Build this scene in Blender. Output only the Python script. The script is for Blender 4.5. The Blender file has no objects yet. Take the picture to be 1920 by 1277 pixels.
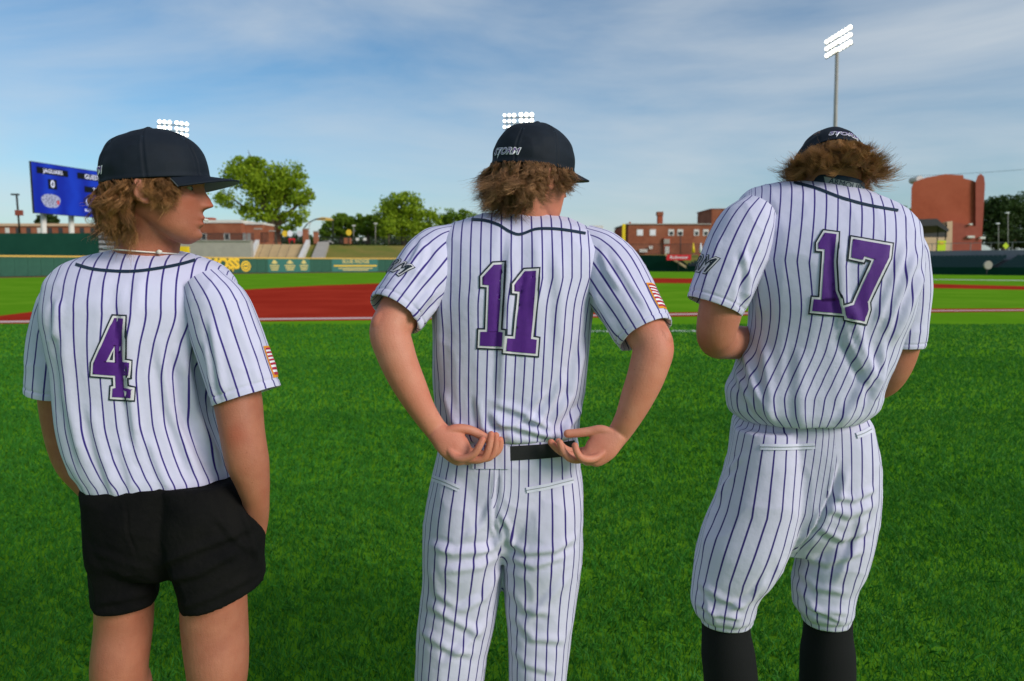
import bpy, bmesh, math, random
import numpy as np
from mathutils import Vector, Matrix
from mathutils.bvhtree import BVHTree

random.seed(7)
RNG = np.random.default_rng(11)
sc = bpy.context.scene
col = sc.collection
rad = math.radians

# ------------------------------------------------------------------ camera, sky, sun, exposure
FPX, CX, CY, PITCH, CAMH = 1350.0, 960.0, 638.5, rad(6.13), 1.45
cam_data = bpy.data.cameras.new("camera")
cam = bpy.data.objects.new("camera", cam_data)
col.objects.link(cam)
cam.location = (0, 0, CAMH)
cam.rotation_euler = (math.pi / 2 - PITCH, 0, 0)
cam_data.sensor_width = 36.0
cam_data.lens = FPX / 1920 * 36
cam_data.clip_start, cam_data.clip_end = 0.05, 6000
cam_data.dof.use_dof = True
cam_data.dof.focus_distance = 1.62
cam_data.dof.aperture_fstop = 5.0
sc.camera = cam

SUN_AZ, SUN_EL = rad(128), rad(27)      # clockwise from the view direction (+Y): behind, to the right
world = bpy.data.worlds.new("World")
sc.world = world
world.use_nodes = True
wn, wl = world.node_tree.nodes, world.node_tree.links
wn.clear()
w_out = wn.new("ShaderNodeOutputWorld")
w_bg = wn.new("ShaderNodeBackground")
w_sky = wn.new("ShaderNodeTexSky")
w_sky.sky_type = 'NISHITA'
w_sky.sun_disc = False
w_sky.sun_elevation, w_sky.sun_rotation = SUN_EL, SUN_AZ
w_sky.altitude, w_sky.air_density, w_sky.dust_density, w_sky.ozone_density = 0, 1.0, 0.9, 4.0
w_tc = wn.new("ShaderNodeTexCoord")
w_map = wn.new("ShaderNodeMapping")
w_map.inputs['Rotation'].default_value = (0, 0, rad(24))
w_map.inputs['Scale'].default_value = (1.1, 2.6, 6.5)
w_n = wn.new("ShaderNodeTexNoise")
w_n.inputs['Scale'].default_value = 0.95
w_n.inputs['Detail'].default_value = 9
w_n.inputs['Roughness'].default_value = 0.55
w_n.inputs['Distortion'].default_value = 0.5
w_r = wn.new("ShaderNodeValToRGB")
w_r.color_ramp.elements[0].position, w_r.color_ramp.elements[0].color = 0.35, (0, 0, 0, 1)
w_r.color_ramp.elements[1].position, w_r.color_ramp.elements[1].color = 0.70, (0.74, 0.74, 0.74, 1)
w_mix = wn.new("ShaderNodeMixRGB")
w_mix.inputs[2].default_value = (5.3, 5.7, 6.0, 1)
wl.new(w_tc.outputs['Generated'], w_map.inputs[0]); wl.new(w_map.outputs[0], w_n.inputs['Vector'])
wl.new(w_n.outputs['Fac'], w_r.inputs[0]); wl.new(w_r.outputs[0], w_mix.inputs[0])
w_tint = wn.new('ShaderNodeMixRGB'); w_tint.blend_type = 'MULTIPLY'; w_tint.inputs[0].default_value = 1.0; w_tint.inputs[2].default_value = (0.84, 1.0, 1.0, 1)
wl.new(w_sky.outputs[0], w_tint.inputs[1]); wl.new(w_tint.outputs[0], w_mix.inputs[1]); wl.new(w_mix.outputs[0], w_bg.inputs[0])
wl.new(w_bg.outputs[0], w_out.inputs[0])
w_bg.inputs['Strength'].default_value = 0.095

sun_data = bpy.data.lights.new("sun", 'SUN')
sun_data.energy, sun_data.angle, sun_data.color = 2.1, rad(24), (1.0, 0.92, 0.84)
sun = bpy.data.objects.new("sun", sun_data)
col.objects.link(sun)
sdir = Vector((math.sin(SUN_AZ) * math.cos(SUN_EL), math.cos(SUN_AZ) * math.cos(SUN_EL), math.sin(SUN_EL)))
sun.rotation_euler = sdir.to_track_quat('Z', 'Y').to_euler()

sc.view_settings.view_transform = 'Standard'
sc.view_settings.look = 'None'
sc.view_settings.exposure = 0.36
sc.view_settings.gamma = 1.0
sc.cycles.use_denoising = True
sc.cycles.max_bounces = 6
sc.cycles.transparent_max_bounces = 8

# ------------------------------------------------------------------ projection helpers (reading places off the photograph)
_F = np.array([0, math.cos(PITCH), -math.sin(PITCH)])
_U = np.array([0, math.sin(PITCH), math.cos(PITCH)])
_R = np.array([1.0, 0, 0])
_C = np.array([0, 0, CAMH])

def raydir(px, py):
    return _F * FPX + _R * (px - CX) + _U * (CY - py)
def P(px, py, Y):
    d = raydir(px, py)
    return _C + d * (Y / d[1])
def G(px, py, z=0.0):
    d = raydir(px, py)
    return _C + d * ((z - CAMH) / d[2])
def mpp(Y, py=638):
    d = raydir(CX, py)
    return (Y / d[1])
def topx(V):
    D = V - _C
    zc = D @ _F
    return np.stack([CX + FPX * (D @ _R) / zc, CY - FPX * (D @ _U) / zc], -1)

# ------------------------------------------------------------------ materials
def mat(name, color, rough=0.7, spec=0.3, noise=None, bump=None, sheen=0.0, metal=0.0, sss=0.0, emit=None):
    m = bpy.data.materials.new(name)
    m.use_nodes = True
    nt = m.node_tree
    b = nt.nodes['Principled BSDF']
    b.inputs['Base Color'].default_value = (*color, 1)
    b.inputs['Roughness'].default_value = rough
    b.inputs['Specular IOR Level'].default_value = spec
    b.inputs['Metallic'].default_value = metal
    if sheen:
        b.inputs['Sheen Weight'].default_value = sheen
    if sss:
        b.inputs['Subsurface Weight'].default_value = sss
        b.inputs['Subsurface Radius'].default_value = (0.012, 0.005, 0.003)
        b.inputs['Subsurface Scale'].default_value = 1.0
    if emit:
        b.inputs['Emission Color'].default_value = (*emit[0], 1)
        b.inputs['Emission Strength'].default_value = emit[1]
    if noise or bump:
        tc = nt.nodes.new("ShaderNodeTexCoord")
    if noise:      # (scale, second colour, detail)
        n = nt.nodes.new("ShaderNodeTexNoise")
        n.inputs['Scale'].default_value = noise[0]
        n.inputs['Detail'].default_value = noise[2] if len(noise) > 2 else 5
        n.inputs['Roughness'].default_value = 0.65
        mx = nt.nodes.new("ShaderNodeMixRGB")
        mx.inputs[1].default_value = (*color, 1)
        mx.inputs[2].default_value = (*noise[1], 1)
        rp = nt.nodes.new("ShaderNodeValToRGB")
        rp.color_ramp.elements[0].position, rp.color_ramp.elements[1].position = 0.35, 0.65
        nt.links.new(tc.outputs['Object'], n.inputs['Vector'])
        nt.links.new(n.outputs['Fac'], rp.inputs[0])
        nt.links.new(rp.outputs[0], mx.inputs[0])
        nt.links.new(mx.outputs[0], b.inputs['Base Color'])
    if bump:       # (scale, distance)
        n2 = nt.nodes.new("ShaderNodeTexNoise")
        n2.inputs['Scale'].default_value = bump[0]
        n2.inputs['Detail'].default_value = 4
        bp = nt.nodes.new("ShaderNodeBump")
        bp.inputs['Distance'].default_value = bump[1]
        bp.inputs['Strength'].default_value = 0.8
        nt.links.new(tc.outputs['Object'], n2.inputs['Vector'])
        nt.links.new(n2.outputs['Fac'], bp.inputs['Height'])
        nt.links.new(bp.outputs[0], b.inputs['Normal'])
    return m

def attr_mix(m, attr, c2, lo=0.0, hi=1.0):
    """mix the material's present base colour towards c2 by a float attribute"""
    nt = m.node_tree
    b = nt.nodes['Principled BSDF']
    a = nt.nodes.new("ShaderNodeAttribute"); a.attribute_name = attr
    mr = nt.nodes.new("ShaderNodeMapRange")
    mr.inputs['From Min'].default_value, mr.inputs['From Max'].default_value = lo, hi
    mx = nt.nodes.new("ShaderNodeMixRGB")
    src = b.inputs['Base Color']
    if src.is_linked:
        nt.links.new(src.links[0].from_socket, mx.inputs[1])
    else:
        mx.inputs[1].default_value = src.default_value
    mx.inputs[2].default_value = (*c2, 1)
    nt.links.new(a.outputs['Fac'], mr.inputs['Value'])
    nt.links.new(mr.outputs[0], mx.inputs[0])
    nt.links.new(mx.outputs[0], b.inputs['Base Color'])

def stripe_cloth(name, base, line, spacing, width):
    m = mat(name, base, 0.75, 0.25, sheen=0.15)
    nt = m.node_tree
    b = nt.nodes['Principled BSDF']
    a = nt.nodes.new("ShaderNodeAttribute"); a.attribute_name = "stripe"
    d = nt.nodes.new("ShaderNodeMath"); d.operation = 'DIVIDE'; d.inputs[1].default_value = spacing
    fr = nt.nodes.new("ShaderNodeMath"); fr.operation = 'FRACT'
    s = nt.nodes.new("ShaderNodeMath"); s.operation = 'SUBTRACT'; s.inputs[1].default_value = 0.5
    ab = nt.nodes.new("ShaderNodeMath"); ab.operation = 'ABSOLUTE'
    mr = nt.nodes.new("ShaderNodeMapRange")
    h = width / spacing / 2
    mr.inputs['From Min'].default_value, mr.inputs['From Max'].default_value = h * 0.7, h * 1.3
    mr.inputs['To Min'].default_value, mr.inputs['To Max'].default_value = 1, 0
    mx = nt.nodes.new("ShaderNodeMixRGB")
    tc = nt.nodes.new("ShaderNodeTexCoord")
    n = nt.nodes.new("ShaderNodeTexNoise"); n.inputs['Scale'].default_value = 9; n.inputs['Detail'].default_value = 6
    mc = nt.nodes.new("ShaderNodeMixRGB")
    mc.inputs[1].default_value = (*base, 1)
    mc.inputs[2].default_value = (base[0] * .9, base[1] * .88, base[2] * .87, 1)
    mx.inputs[2].default_value = (*line, 1)
    n2 = nt.nodes.new("ShaderNodeTexNoise"); n2.inputs['Scale'].default_value = 900; n2.inputs['Detail'].default_value = 2
    n3 = nt.nodes.new("ShaderNodeTexNoise"); n3.inputs['Scale'].default_value = 38; n3.inputs['Detail'].default_value = 4
    ad = nt.nodes.new("ShaderNodeMath"); ad.operation = 'MULTIPLY_ADD'; ad.inputs[1].default_value = 0.12
    bp = nt.nodes.new("ShaderNodeBump"); bp.inputs['Distance'].default_value = 0.004; bp.inputs['Strength'].default_value = 0.5
    L = nt.links.new
    L(a.outputs['Fac'], d.inputs[0]); L(d.outputs[0], fr.inputs[0]); L(fr.outputs[0], s.inputs[0]); L(s.outputs[0], ab.inputs[0])
    L(ab.outputs[0], mr.inputs['Value']); L(mr.outputs[0], mx.inputs[0])
    L(tc.outputs['Object'], n.inputs['Vector']); L(n.outputs['Fac'], mc.inputs[0]); L(mc.outputs[0], mx.inputs[1])
    L(mx.outputs[0], b.inputs['Base Color'])
    L(tc.outputs['Object'], n2.inputs['Vector']); L(tc.outputs['Object'], n3.inputs['Vector'])
    L(n2.outputs['Fac'], ad.inputs[0]); L(n3.outputs['Fac'], ad.inputs[2]); L(ad.outputs[0], bp.inputs['Height'])
    L(bp.outputs[0], b.inputs['Normal'])
    return m

M = {}
for _k, _sp in (('jersey4', .0262), ('jersey11', .0226), ('jersey17', .0252)):
    M[_k] = stripe_cloth('striped_cloth_' + _k, (0.61, 0.60, 0.79), (0.026, 0.009, 0.18), _sp, 0.0036)
M['pants'] = stripe_cloth('striped_pants_cloth', (0.62, 0.60, 0.77), (0.026, 0.010, 0.16), 0.0225, 0.0031)
M['plain_white'] = mat('white_knit', (0.66, 0.65, 0.78), 0.8, 0.2, bump=(500, .001))
M['navy'] = mat('navy_cap_cloth', (0.0055, 0.009, 0.016), 0.7, 0.2, noise=(14, (0.008, 0.013, 0.022)), bump=(700, .0006))
M['navy_trim'] = mat('navy_trim', (0.010, 0.025, 0.05), 0.6, 0.3)
M['purple'] = mat('purple_twill', (0.085, 0.012, 0.21), 0.6, 0.3, noise=(60, (0.07, 0.010, 0.18)), bump=(900, .0008))
M['number_white'] = mat('number_white', (0.62, 0.60, 0.64), 0.7, 0.3)
M['number_dark'] = mat('number_dark', (0.012, 0.022, 0.035), 0.6, 0.3)
M['logo_white'] = mat('embroidered_white', (0.8, 0.8, 0.84), 0.7, 0.2)
M['brim_under'] = mat('brim_underside', (0.16, 0.17, 0.17), 0.8, 0.2)
M['brim_olive'] = mat('brim_underside_olive', (0.07, 0.075, 0.04), 0.8, 0.2)
M['black_cloth'] = mat('black_shorts_cloth', (0.0045, 0.0045, 0.005), 0.95, 0.08, noise=(9, (0.009, 0.0085, 0.008)), bump=(90, .003))
M['black_knit'] = mat('black_sock_knit', (0.008, 0.008, 0.009), 0.85, 0.2, bump=(600, .001))
M['belt'] = mat('black_elastic_belt', (0.013, 0.013, 0.014), 0.7, 0.3, bump=(800, .001))
M['shoe'] = mat('black_shoe', (0.02, 0.02, 0.022), 0.5, 0.4)
M['sole'] = mat('white_sole', (0.6, 0.6, 0.6), 0.6, 0.3)
M['cord'] = mat('white_cord', (0.72, 0.66, 0.6), 0.6, 0.3)
M['grey_tape'] = mat('grey_collar_tape', (0.28, 0.31, 0.33), 0.7, 0.3)
M['eye'] = mat('eye', (0.26, 0.21, 0.18), 0.2, 0.5)
M['iris'] = mat('iris', (0.03, 0.018, 0.01), 0.15, 0.5)
M['tooth'] = mat('tooth', (0.75, 0.72, 0.66), 0.3, 0.5)
M['flag_orange'] = mat('flag_border', (0.75, 0.28, 0.02), 0.7, 0.2)
M['flag_red'] = mat('flag_red', (0.42, 0.02, 0.05), 0.7, 0.2)

def skin_mat(name, c, c2):
    m = mat(name, c, 0.52, 0.32, noise=(16, c2, 9), bump=(320, .0010), sss=0.1)
    attr_mix(m, 'flush', (c[0] * .92, c[1] * .55, c[2] * .5))
    attr_mix(m, 'scalp', (0.07, 0.036, 0.018))
    nt = m.node_tree
    b = nt.nodes['Principled BSDF']
    tc = nt.nodes.new("ShaderNodeTexCoord")
    n5 = nt.nodes.new("ShaderNodeTexNoise"); n5.inputs['Scale'].default_value = 7; n5.inputs['Detail'].default_value = 6; n5.inputs['Roughness'].default_value = .7
    r5 = nt.nodes.new("ShaderNodeMapRange"); r5.inputs['From Min'].default_value, r5.inputs['From Max'].default_value = .42, .72; r5.inputs['To Max'].default_value = .55
    m5 = nt.nodes.new("ShaderNodeMixRGB"); m5.inputs[2].default_value = (c[0] * .88, c[1] * .62, c[2] * .58, 1)
    nt.links.new(tc.outputs['Object'], n5.inputs['Vector']); nt.links.new(n5.outputs['Fac'], r5.inputs['Value']); nt.links.new(r5.outputs[0], m5.inputs[0])
    nt.links.new(b.inputs['Base Color'].links[0].from_socket, m5.inputs[1]); nt.links.new(m5.outputs[0], b.inputs['Base Color'])
    v = nt.nodes.new("ShaderNodeTexVoronoi"); v.inputs['Scale'].default_value = 48
    r = nt.nodes.new("ShaderNodeMapRange")
    r.inputs['From Min'].default_value, r.inputs['From Max'].default_value = 0.05, 0.10
    r.inputs['To Min'].default_value, r.inputs['To Max'].default_value = 0.45, 0.0
    mx = nt.nodes.new("ShaderNodeMixRGB")
    src = b.inputs['Base Color'].links[0].from_socket
    nt.links.new(tc.outputs['Object'], v.inputs['Vector']); nt.links.new(v.outputs['Distance'], r.inputs['Value'])
    nt.links.new(r.outputs[0], mx.inputs[0]); nt.links.new(src, mx.inputs[1])
    mx.inputs[2].default_value = (c[0] * .5, c[1] * .38, c[2] * .35, 1)
    nt.links.new(mx.outputs[0], b.inputs['Base Color'])
    return m
M['skin_a'] = skin_mat('tanned_skin', (0.43, 0.165, 0.10), (0.35, 0.12, 0.072))
M['skin_b'] = skin_mat('fair_skin', (0.61, 0.265, 0.175), (0.54, 0.20, 0.125))
M['skin_c'] = skin_mat('fair_tan_skin', (0.50, 0.205, 0.13), (0.42, 0.155, 0.095))

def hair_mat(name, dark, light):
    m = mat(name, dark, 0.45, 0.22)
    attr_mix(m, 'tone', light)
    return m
M['hair_a'] = hair_mat('brown_hair', (0.105, 0.045, 0.016), (0.52, 0.25, 0.095))
M['hair_b'] = hair_mat('light_brown_hair', (0.115, 0.052, 0.022), (0.60, 0.32, 0.155))
M['hair_c'] = hair_mat('golden_brown_hair', (0.12, 0.054, 0.018), (0.60, 0.30, 0.11))

# ------------------------------------------------------------------ mesh helpers
def link(o, parent=None):
    col.objects.link(o)
    if parent is not None:
        o.parent = parent
    return o

def mesh_obj(name, V, F, material=None, parent=None, smooth=True, attrs=None, mats=None, mat_idx=None):
    me = bpy.data.meshes.new(name)
    V = np.asarray(V, dtype=float)
    me.from_pydata(V.tolist(), [], F.tolist() if isinstance(F, np.ndarray) else F)
    if mats:
        for mm in mats: me.materials.append(mm)
        if mat_idx is not None:
            me.polygons.foreach_set('material_index', np.asarray(mat_idx, dtype=np.int32))
    elif material is not None:
        me.materials.append(M[material] if isinstance(material, str) else material)
    if smooth:
        me.polygons.foreach_set('use_smooth', np.ones(len(me.polygons), dtype=bool))
    if attrs:
        for k, (dom, arr) in attrs.items():
            at = me.attributes.new(k, 'FLOAT', dom)
            at.data.foreach_set('value', np.asarray(arr, dtype=np.float32))
    me.update()
    o = bpy.data.objects.new(name, me)
    return link(o, parent)

def tag(o, label=None, cat=None, group=None, kind=None):
    if label: o['label'] = label
    if cat: o['category'] = cat
    if group: o['group'] = group
    if kind: o['kind'] = kind
    return o

def empty(name, loc, label=None, cat=None, group=None):
    o = bpy.data.objects.new(name, None)
    o.location = loc
    link(o)
    return tag(o, label, cat, group)

def keep(o, parent):
    """parent without moving (parents here are unrotated empties)"""
    o.parent = parent
    o.matrix_parent_inverse = Matrix.Translation(-Vector(parent.location))
    return o

def grid_faces(nv, nu, closed=True):
    i = np.arange(nv - 1)[:, None]
    j = np.arange(nu if closed else nu - 1)[None, :]
    j2 = (j + 1) % nu
    a = i * nu + j; b = i * nu + j2; c = (i + 1) * nu + j2; d = (i + 1) * nu + j
    return np.stack([a, b, c, d], -1).reshape(-1, 4)

def pchip(x, y, xq):
    x = np.asarray(x, float); y = np.asarray(y, float)
    sh = y.shape[1:]
    y2 = y.reshape(len(x), -1)
    h = np.diff(x)[:, None]
    d = np.diff(y2, axis=0) / h
    m = np.zeros_like(y2)
    if len(x) > 2:
        w1 = 2 * h[1:] + h[:-1]; w2 = h[1:] + 2 * h[:-1]
        with np.errstate(divide='ignore', invalid='ignore'):
            mm = (w1 + w2) / (w1 / d[:-1] + w2 / d[1:])
        mm = np.where(d[:-1] * d[1:] > 0, mm, 0)
        m[1:-1] = np.nan_to_num(mm)
    m[0] = d[0]; m[-1] = d[-1]
    k = np.clip(np.searchsorted(x, xq, side='right') - 1, 0, len(x) - 2)
    hh = (x[k + 1] - x[k])[:, None]
    t = ((xq - x[k])[:, None]) / hh
    r = (2*t**3 - 3*t**2 + 1) * y2[k] + (t**3 - 2*t**2 + t) * hh * m[k] + (-2*t**3 + 3*t**2) * y2[k+1] + (t**3 - t**2) * hh * m[k+1]
    return r.reshape((len(xq),) + sh)

def catmull(x, y, xq):
    x = np.asarray(x, float); y = np.asarray(y, float)
    m = np.gradient(y, x, axis=0)
    k = np.clip(np.searchsorted(x, xq, side='right') - 1, 0, len(x) - 2)
    hh = (x[k + 1] - x[k])[:, None]
    t = ((xq - x[k])[:, None]) / hh
    return (2*t**3 - 3*t**2 + 1) * y[k] + (t**3 - 2*t**2 + t) * hh * m[k] + (-2*t**3 + 3*t**2) * y[k+1] + (t**3 - t**2) * hh * m[k+1]

def unit(v):
    v = np.asarray(v, float)
    return v / (np.linalg.norm(v, axis=-1, keepdims=True) + 1e-12)

def vnoise(p, scale, seed=0):
    q = np.asarray(p) * scale + seed * 17.31
    i = np.floor(q).astype(np.int64); f = q - i
    f = f * f * (3 - 2 * f)
    out = 0
    for dx in (0, 1):
        for dy in (0, 1):
            for dz in (0, 1):
                h = (i[..., 0] + dx) * 374761393 + (i[..., 1] + dy) * 668265263 + (i[..., 2] + dz) * 2147483647 + seed * 974711
                h = (h ^ (h >> 13)) * 1274126177
                h = (h ^ (h >> 16)) & 0xffff
                w = (f[..., 0] if dx else 1 - f[..., 0]) * (f[..., 1] if dy else 1 - f[..., 1]) * (f[..., 2] if dz else 1 - f[..., 2])
                out = out + w * (h / 65535.0)
    return out * 2 - 1

class Surf:
    """a lofted tube: rings of (centre, half axis A, half axis B, squareness)"""
    def __init__(s, rings, nu=96, nv=80):
        c = np.array([r[0] for r in rings], float); A = np.array([r[1] for r in rings], float)
        B = np.array([r[2] for r in rings], float); e = np.array([[r[3] if len(r) > 3 else 2.0] for r in rings], float)
        k = np.concatenate([[0], np.cumsum(np.linalg.norm(np.diff(c, axis=0), axis=1) + np.abs(np.linalg.norm(np.diff(A, axis=0), axis=1)) * .6 + 1e-5)])
        s.t = np.linspace(0, k[-1], nv)
        s.c = pchip(k, c, s.t); s.A = pchip(k, A, s.t); s.B = pchip(k, B, s.t); s.e = pchip(k, e, s.t)
        s.knots = k
        th = np.linspace(0, 2 * math.pi, nu, endpoint=False)
        s.th = th
        ct, st = np.cos(th), np.sin(th)
        p = 2.0 / s.e
        cc = np.sign(ct) * np.abs(ct)[None, :] ** p
        ss = np.sign(st) * np.abs(st)[None, :] ** p
        s.g = s.c[:, None, :] + s.A[:, None, :] * cc[..., None] + s.B[:, None, :] * ss[..., None]
        s.nu, s.nv = nu, nv
    def normals(s):
        du = np.roll(s.g, -1, 1) - np.roll(s.g, 1, 1)
        dv = np.gradient(s.g, axis=0)
        n = unit(np.cross(du, dv))
        out = s.g - s.c[:, None, :]
        sg = np.sign((n * out).sum(-1).mean())
        return n * sg
    def closed(s):
        """V, F with both ends capped"""
        V = np.concatenate([s.g.reshape(-1, 3), s.g[0].mean(0)[None], s.g[-1].mean(0)[None]])
        F = grid_faces(s.nv, s.nu).tolist()
        n0, n1 = s.nv * s.nu, s.nv * s.nu + 1
        for j in range(s.nu):
            j2 = (j + 1) % s.nu
            F.append([n0, j2, j]); F.append([n1, (s.nv - 1) * s.nu + j, (s.nv - 1) * s.nu + j2])
        return V, F
    def sample(s, u, v):
        """u in radians, v 0..1 -> position, normal"""
        n = s.normals() if not hasattr(s, '_n') else s._n
        s._n = n
        fu = (np.asarray(u) / (2 * math.pi) * s.nu) % s.nu; fv = np.clip(np.asarray(v) * (s.nv - 1), 0, s.nv - 1.001)
        j = np.floor(fu).astype(int); i = np.floor(fv).astype(int); a = (fu - j)[:, None]; b = (fv - i)[:, None]
        j2 = (j + 1) % s.nu; j = j % s.nu
        def bl(g): return (g[i, j] * (1 - a) + g[i, j2] * a) * (1 - b) + (g[i + 1, j] * (1 - a) + g[i + 1, j2] * a) * b
        return bl(s.g), unit(bl(n))

def ringpx(px, py, hw, Y, b, roll=0, yaw=None, e=2.3, lean=0):
    """a garment ring from its place in the photograph: centre pixel, half width in pixels, distance, half depth in metres"""
    if yaw is None: yaw = math.degrees(math.atan((px - CX) / FPX))     # square to the line of sight
    a = hw * mpp(Y, py)
    r, y = rad(roll), rad(yaw)
    cpx = px
    th = np.linspace(0, 2 * math.pi, 72, endpoint=False)
    for _ in range(4):       # fit centre and width so that the ring's outline spans px-hw .. px+hw
        c = P(cpx, py, Y)
        A = a * np.array([math.cos(r) * math.cos(y), -math.sin(y), -math.sin(r)])
        B = b * np.array([-math.sin(y), -math.cos(y), lean])
        q = topx(c + np.cos(th)[:, None] * A + np.sin(th)[:, None] * B)[:, 0]
        lo, hi = q.min(), q.max()
        cpx -= ((lo + hi) / 2 - px); a *= np.clip(2 * hw * math.cos(r) / (hi - lo), .7, 1.3)
    return (P(cpx, py, Y), A, B, e)

def tube_rings(path, e=2.0, steps=0):
    """path: list of (point3, ra, rb); ra in the picture plane, rb in depth"""
    p = np.array([q[0] for q in path], float)
    T = unit(np.gradient(p, axis=0))
    out = []
    for i, q in enumerate(path):
        view = unit(p[i] - _C)
        A = unit(np.cross(T[i], view))
        if np.linalg.norm(np.cross(T[i], view)) < 1e-3: A = np.array([1.0, 0, 0])
        B = unit(np.cross(A, T[i]))
        if B @ view > 0: B = -B
        out.append((p[i], A * q[1], B * q[2], e))
    return out

def smooth_path(pts, n):
    """pts: rows of x,y,z,ra,rb -> n rows, splined"""
    a = np.array(pts, float)
    k = np.concatenate([[0], np.cumsum(np.linalg.norm(np.diff(a[:, :3], axis=0), axis=1))])
    q = np.linspace(0, k[-1], n)
    pos = catmull(k, a[:, :3], q)
    r = pchip(k, a[:, 3:], q)
    return [(pos[i], r[i, 0], r[i, 1]) for i in range(n)]

def limb(pts, n=40, nu=28, round_start=False, round_end=True):
    path = smooth_path(pts, n)
    p0, p1 = path[0], path[-1]
    if round_end:
        d = unit(p1[0] - path[-2][0]); rr = min(p1[1], p1[2])
        for f in (0.35, 0.65, 0.87, 0.97):
            k = math.sqrt(1 - f * f)
            path.append((p1[0] + d * rr * f, p1[1] * k, p1[2] * k))
    if round_start:
        d = unit(p0[0] - path[1][0]); rr = min(p0[1], p0[2])
        for f in (0.35, 0.65, 0.87, 0.97):
            k = math.sqrt(1 - f * f)
            path.insert(0, (p0[0] + d * rr * f, p0[1] * k, p0[2] * k))
    return Surf(tube_rings(path), nu, len(path) * 2)

def join_closed(surfs):
    Vs, Fs, n = [], [], 0
    for s in surfs:
        V, F = s.closed() if isinstance(s, Surf) else s
        Vs.append(V); Fs += [[i + n for i in f] for f in (F.tolist() if isinstance(F, np.ndarray) else F)]
        n += len(V)
    return np.concatenate(Vs), Fs

def remesh(V, F, voxel, smooth=6, factor=0.5):
    me = bpy.data.meshes.new("tmp"); me.from_pydata(np.asarray(V).tolist(), [], F)
    bm = bmesh.new(); bm.from_mesh(me); bmesh.ops.recalc_face_normals(bm, faces=bm.faces); bm.to_mesh(me); bm.free()
    o = bpy.data.objects.new("tmp", me); col.objects.link(o)
    r = o.modifiers.new("r", 'REMESH'); r.mode = 'VOXEL'; r.voxel_size = voxel; r.adaptivity = 0
    if smooth:
        sm = o.modifiers.new("s", 'SMOOTH'); sm.iterations = smooth; sm.factor = factor
    dg = bpy.context.evaluated_depsgraph_get()
    ev = o.evaluated_get(dg).to_mesh()
    nv, nf = len(ev.vertices), len(ev.polygons)
    W = np.empty(nv * 3); ev.vertices.foreach_get('co', W); W = W.reshape(-1, 3)
    N = np.empty(nv * 3); ev.vertices.foreach_get('normal', N); N = N.reshape(-1, 3)
    li = np.empty(len(ev.loops), dtype=np.int32); ev.loops.foreach_get('vertex_index', li)
    if len(ev.loops) == nf * 4:
        FF = li.reshape(-1, 4)
    else:
        FF = [list(p.vertices) for p in ev.polygons]
    o.evaluated_get(dg).to_mesh_clear()
    bpy.data.objects.remove(o); bpy.data.meshes.remove(me)
    return W.copy(), FF, N.copy()

def folds_disp(V, N, folds, amp_scale=1.0):
    """raised / sunk creases: each fold is ([px polyline], width px, amplitude m); works on the side turned to the viewer"""
    q = topx(V)
    face = np.clip(-(N * unit(V - _C)).sum(-1) * 2.2, 0, 1)
    D = np.zeros(len(V))
    for pts, w, amp in folds:
        pts = np.array(pts, float)
        best = np.full(len(V), 1e9); par = np.zeros(len(V))
        tot = np.linalg.norm(np.diff(pts, axis=0), axis=1).sum(); acc = 0
        lo, hi = pts.min(0) - 4 * w, pts.max(0) + 4 * w
        idx = np.where((q[:, 0] > lo[0]) & (q[:, 0] < hi[0]) & (q[:, 1] > lo[1]) & (q[:, 1] < hi[1]))[0]
        if len(idx) == 0: continue
        qq = q[idx]; bi = np.full(len(idx), 1e9); pi = np.zeros(len(idx)); sgn = np.zeros(len(idx))
        for a, b in zip(pts[:-1], pts[1:]):
            d = b - a; L = np.linalg.norm(d)
            t = np.clip(((qq - a) @ d) / (L * L), 0, 1)
            r = qq - (a + t[:, None] * d)
            dist = np.linalg.norm(r, axis=1)
            sel = dist < bi
            bi = np.where(sel, dist, bi); pi = np.where(sel, (acc + t * L) / tot, pi)
            sgn = np.where(sel, d[0] * r[:, 1] - d[1] * r[:, 0], sgn)
            acc += L
        taper = np.clip(np.minimum(pi, 1 - pi) * 5 + 0.15, 0, 1)
        x = bi / w * np.sign(sgn)
        prof = np.exp(-x * x) - 0.55 * np.exp(-((x - 1.5) ** 2) / 0.8)
        D[idx] += amp * prof * taper
    return V + N * (D * face * 1.3)[:, None]

# 2D shapes -> surface-hugging geometry
def curve_fill(polys):
    cu = bpy.data.curves.new("tmp", 'CURVE'); cu.dimensions = '2D'; cu.fill_mode = 'BOTH'
    for pl in polys:
        sp = cu.splines.new('POLY'); sp.points.add(len(pl) - 1)
        for i, p in enumerate(pl): sp.points[i].co = (p[0], p[1], 0, 1)
        sp.use_cyclic_u = True
    return _curve_mesh(cu)

def text_fill(txt, size=1.0, shear=0.0, offset=0.0, spacing=1.0, align='CENTER'):
    cu = bpy.data.curves.new("tmp", 'FONT'); cu.body = txt; cu.size = size; cu.shear = shear; cu.offset = offset
    cu.space_character = spacing; cu.align_x = align; cu.align_y = 'CENTER'; cu.resolution_u = 3
    return _curve_mesh(cu)

def _curve_mesh(cu):
    o = bpy.data.objects.new("tmp", cu); col.objects.link(o)
    dg = bpy.context.evaluated_depsgraph_get()
    me = o.evaluated_get(dg).to_mesh()
    bm = bmesh.new(); bm.from_mesh(me)
    o.evaluated_get(dg).to_mesh_clear()
    bpy.data.objects.remove(o); bpy.data.curves.remove(cu)
    return bm

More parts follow.
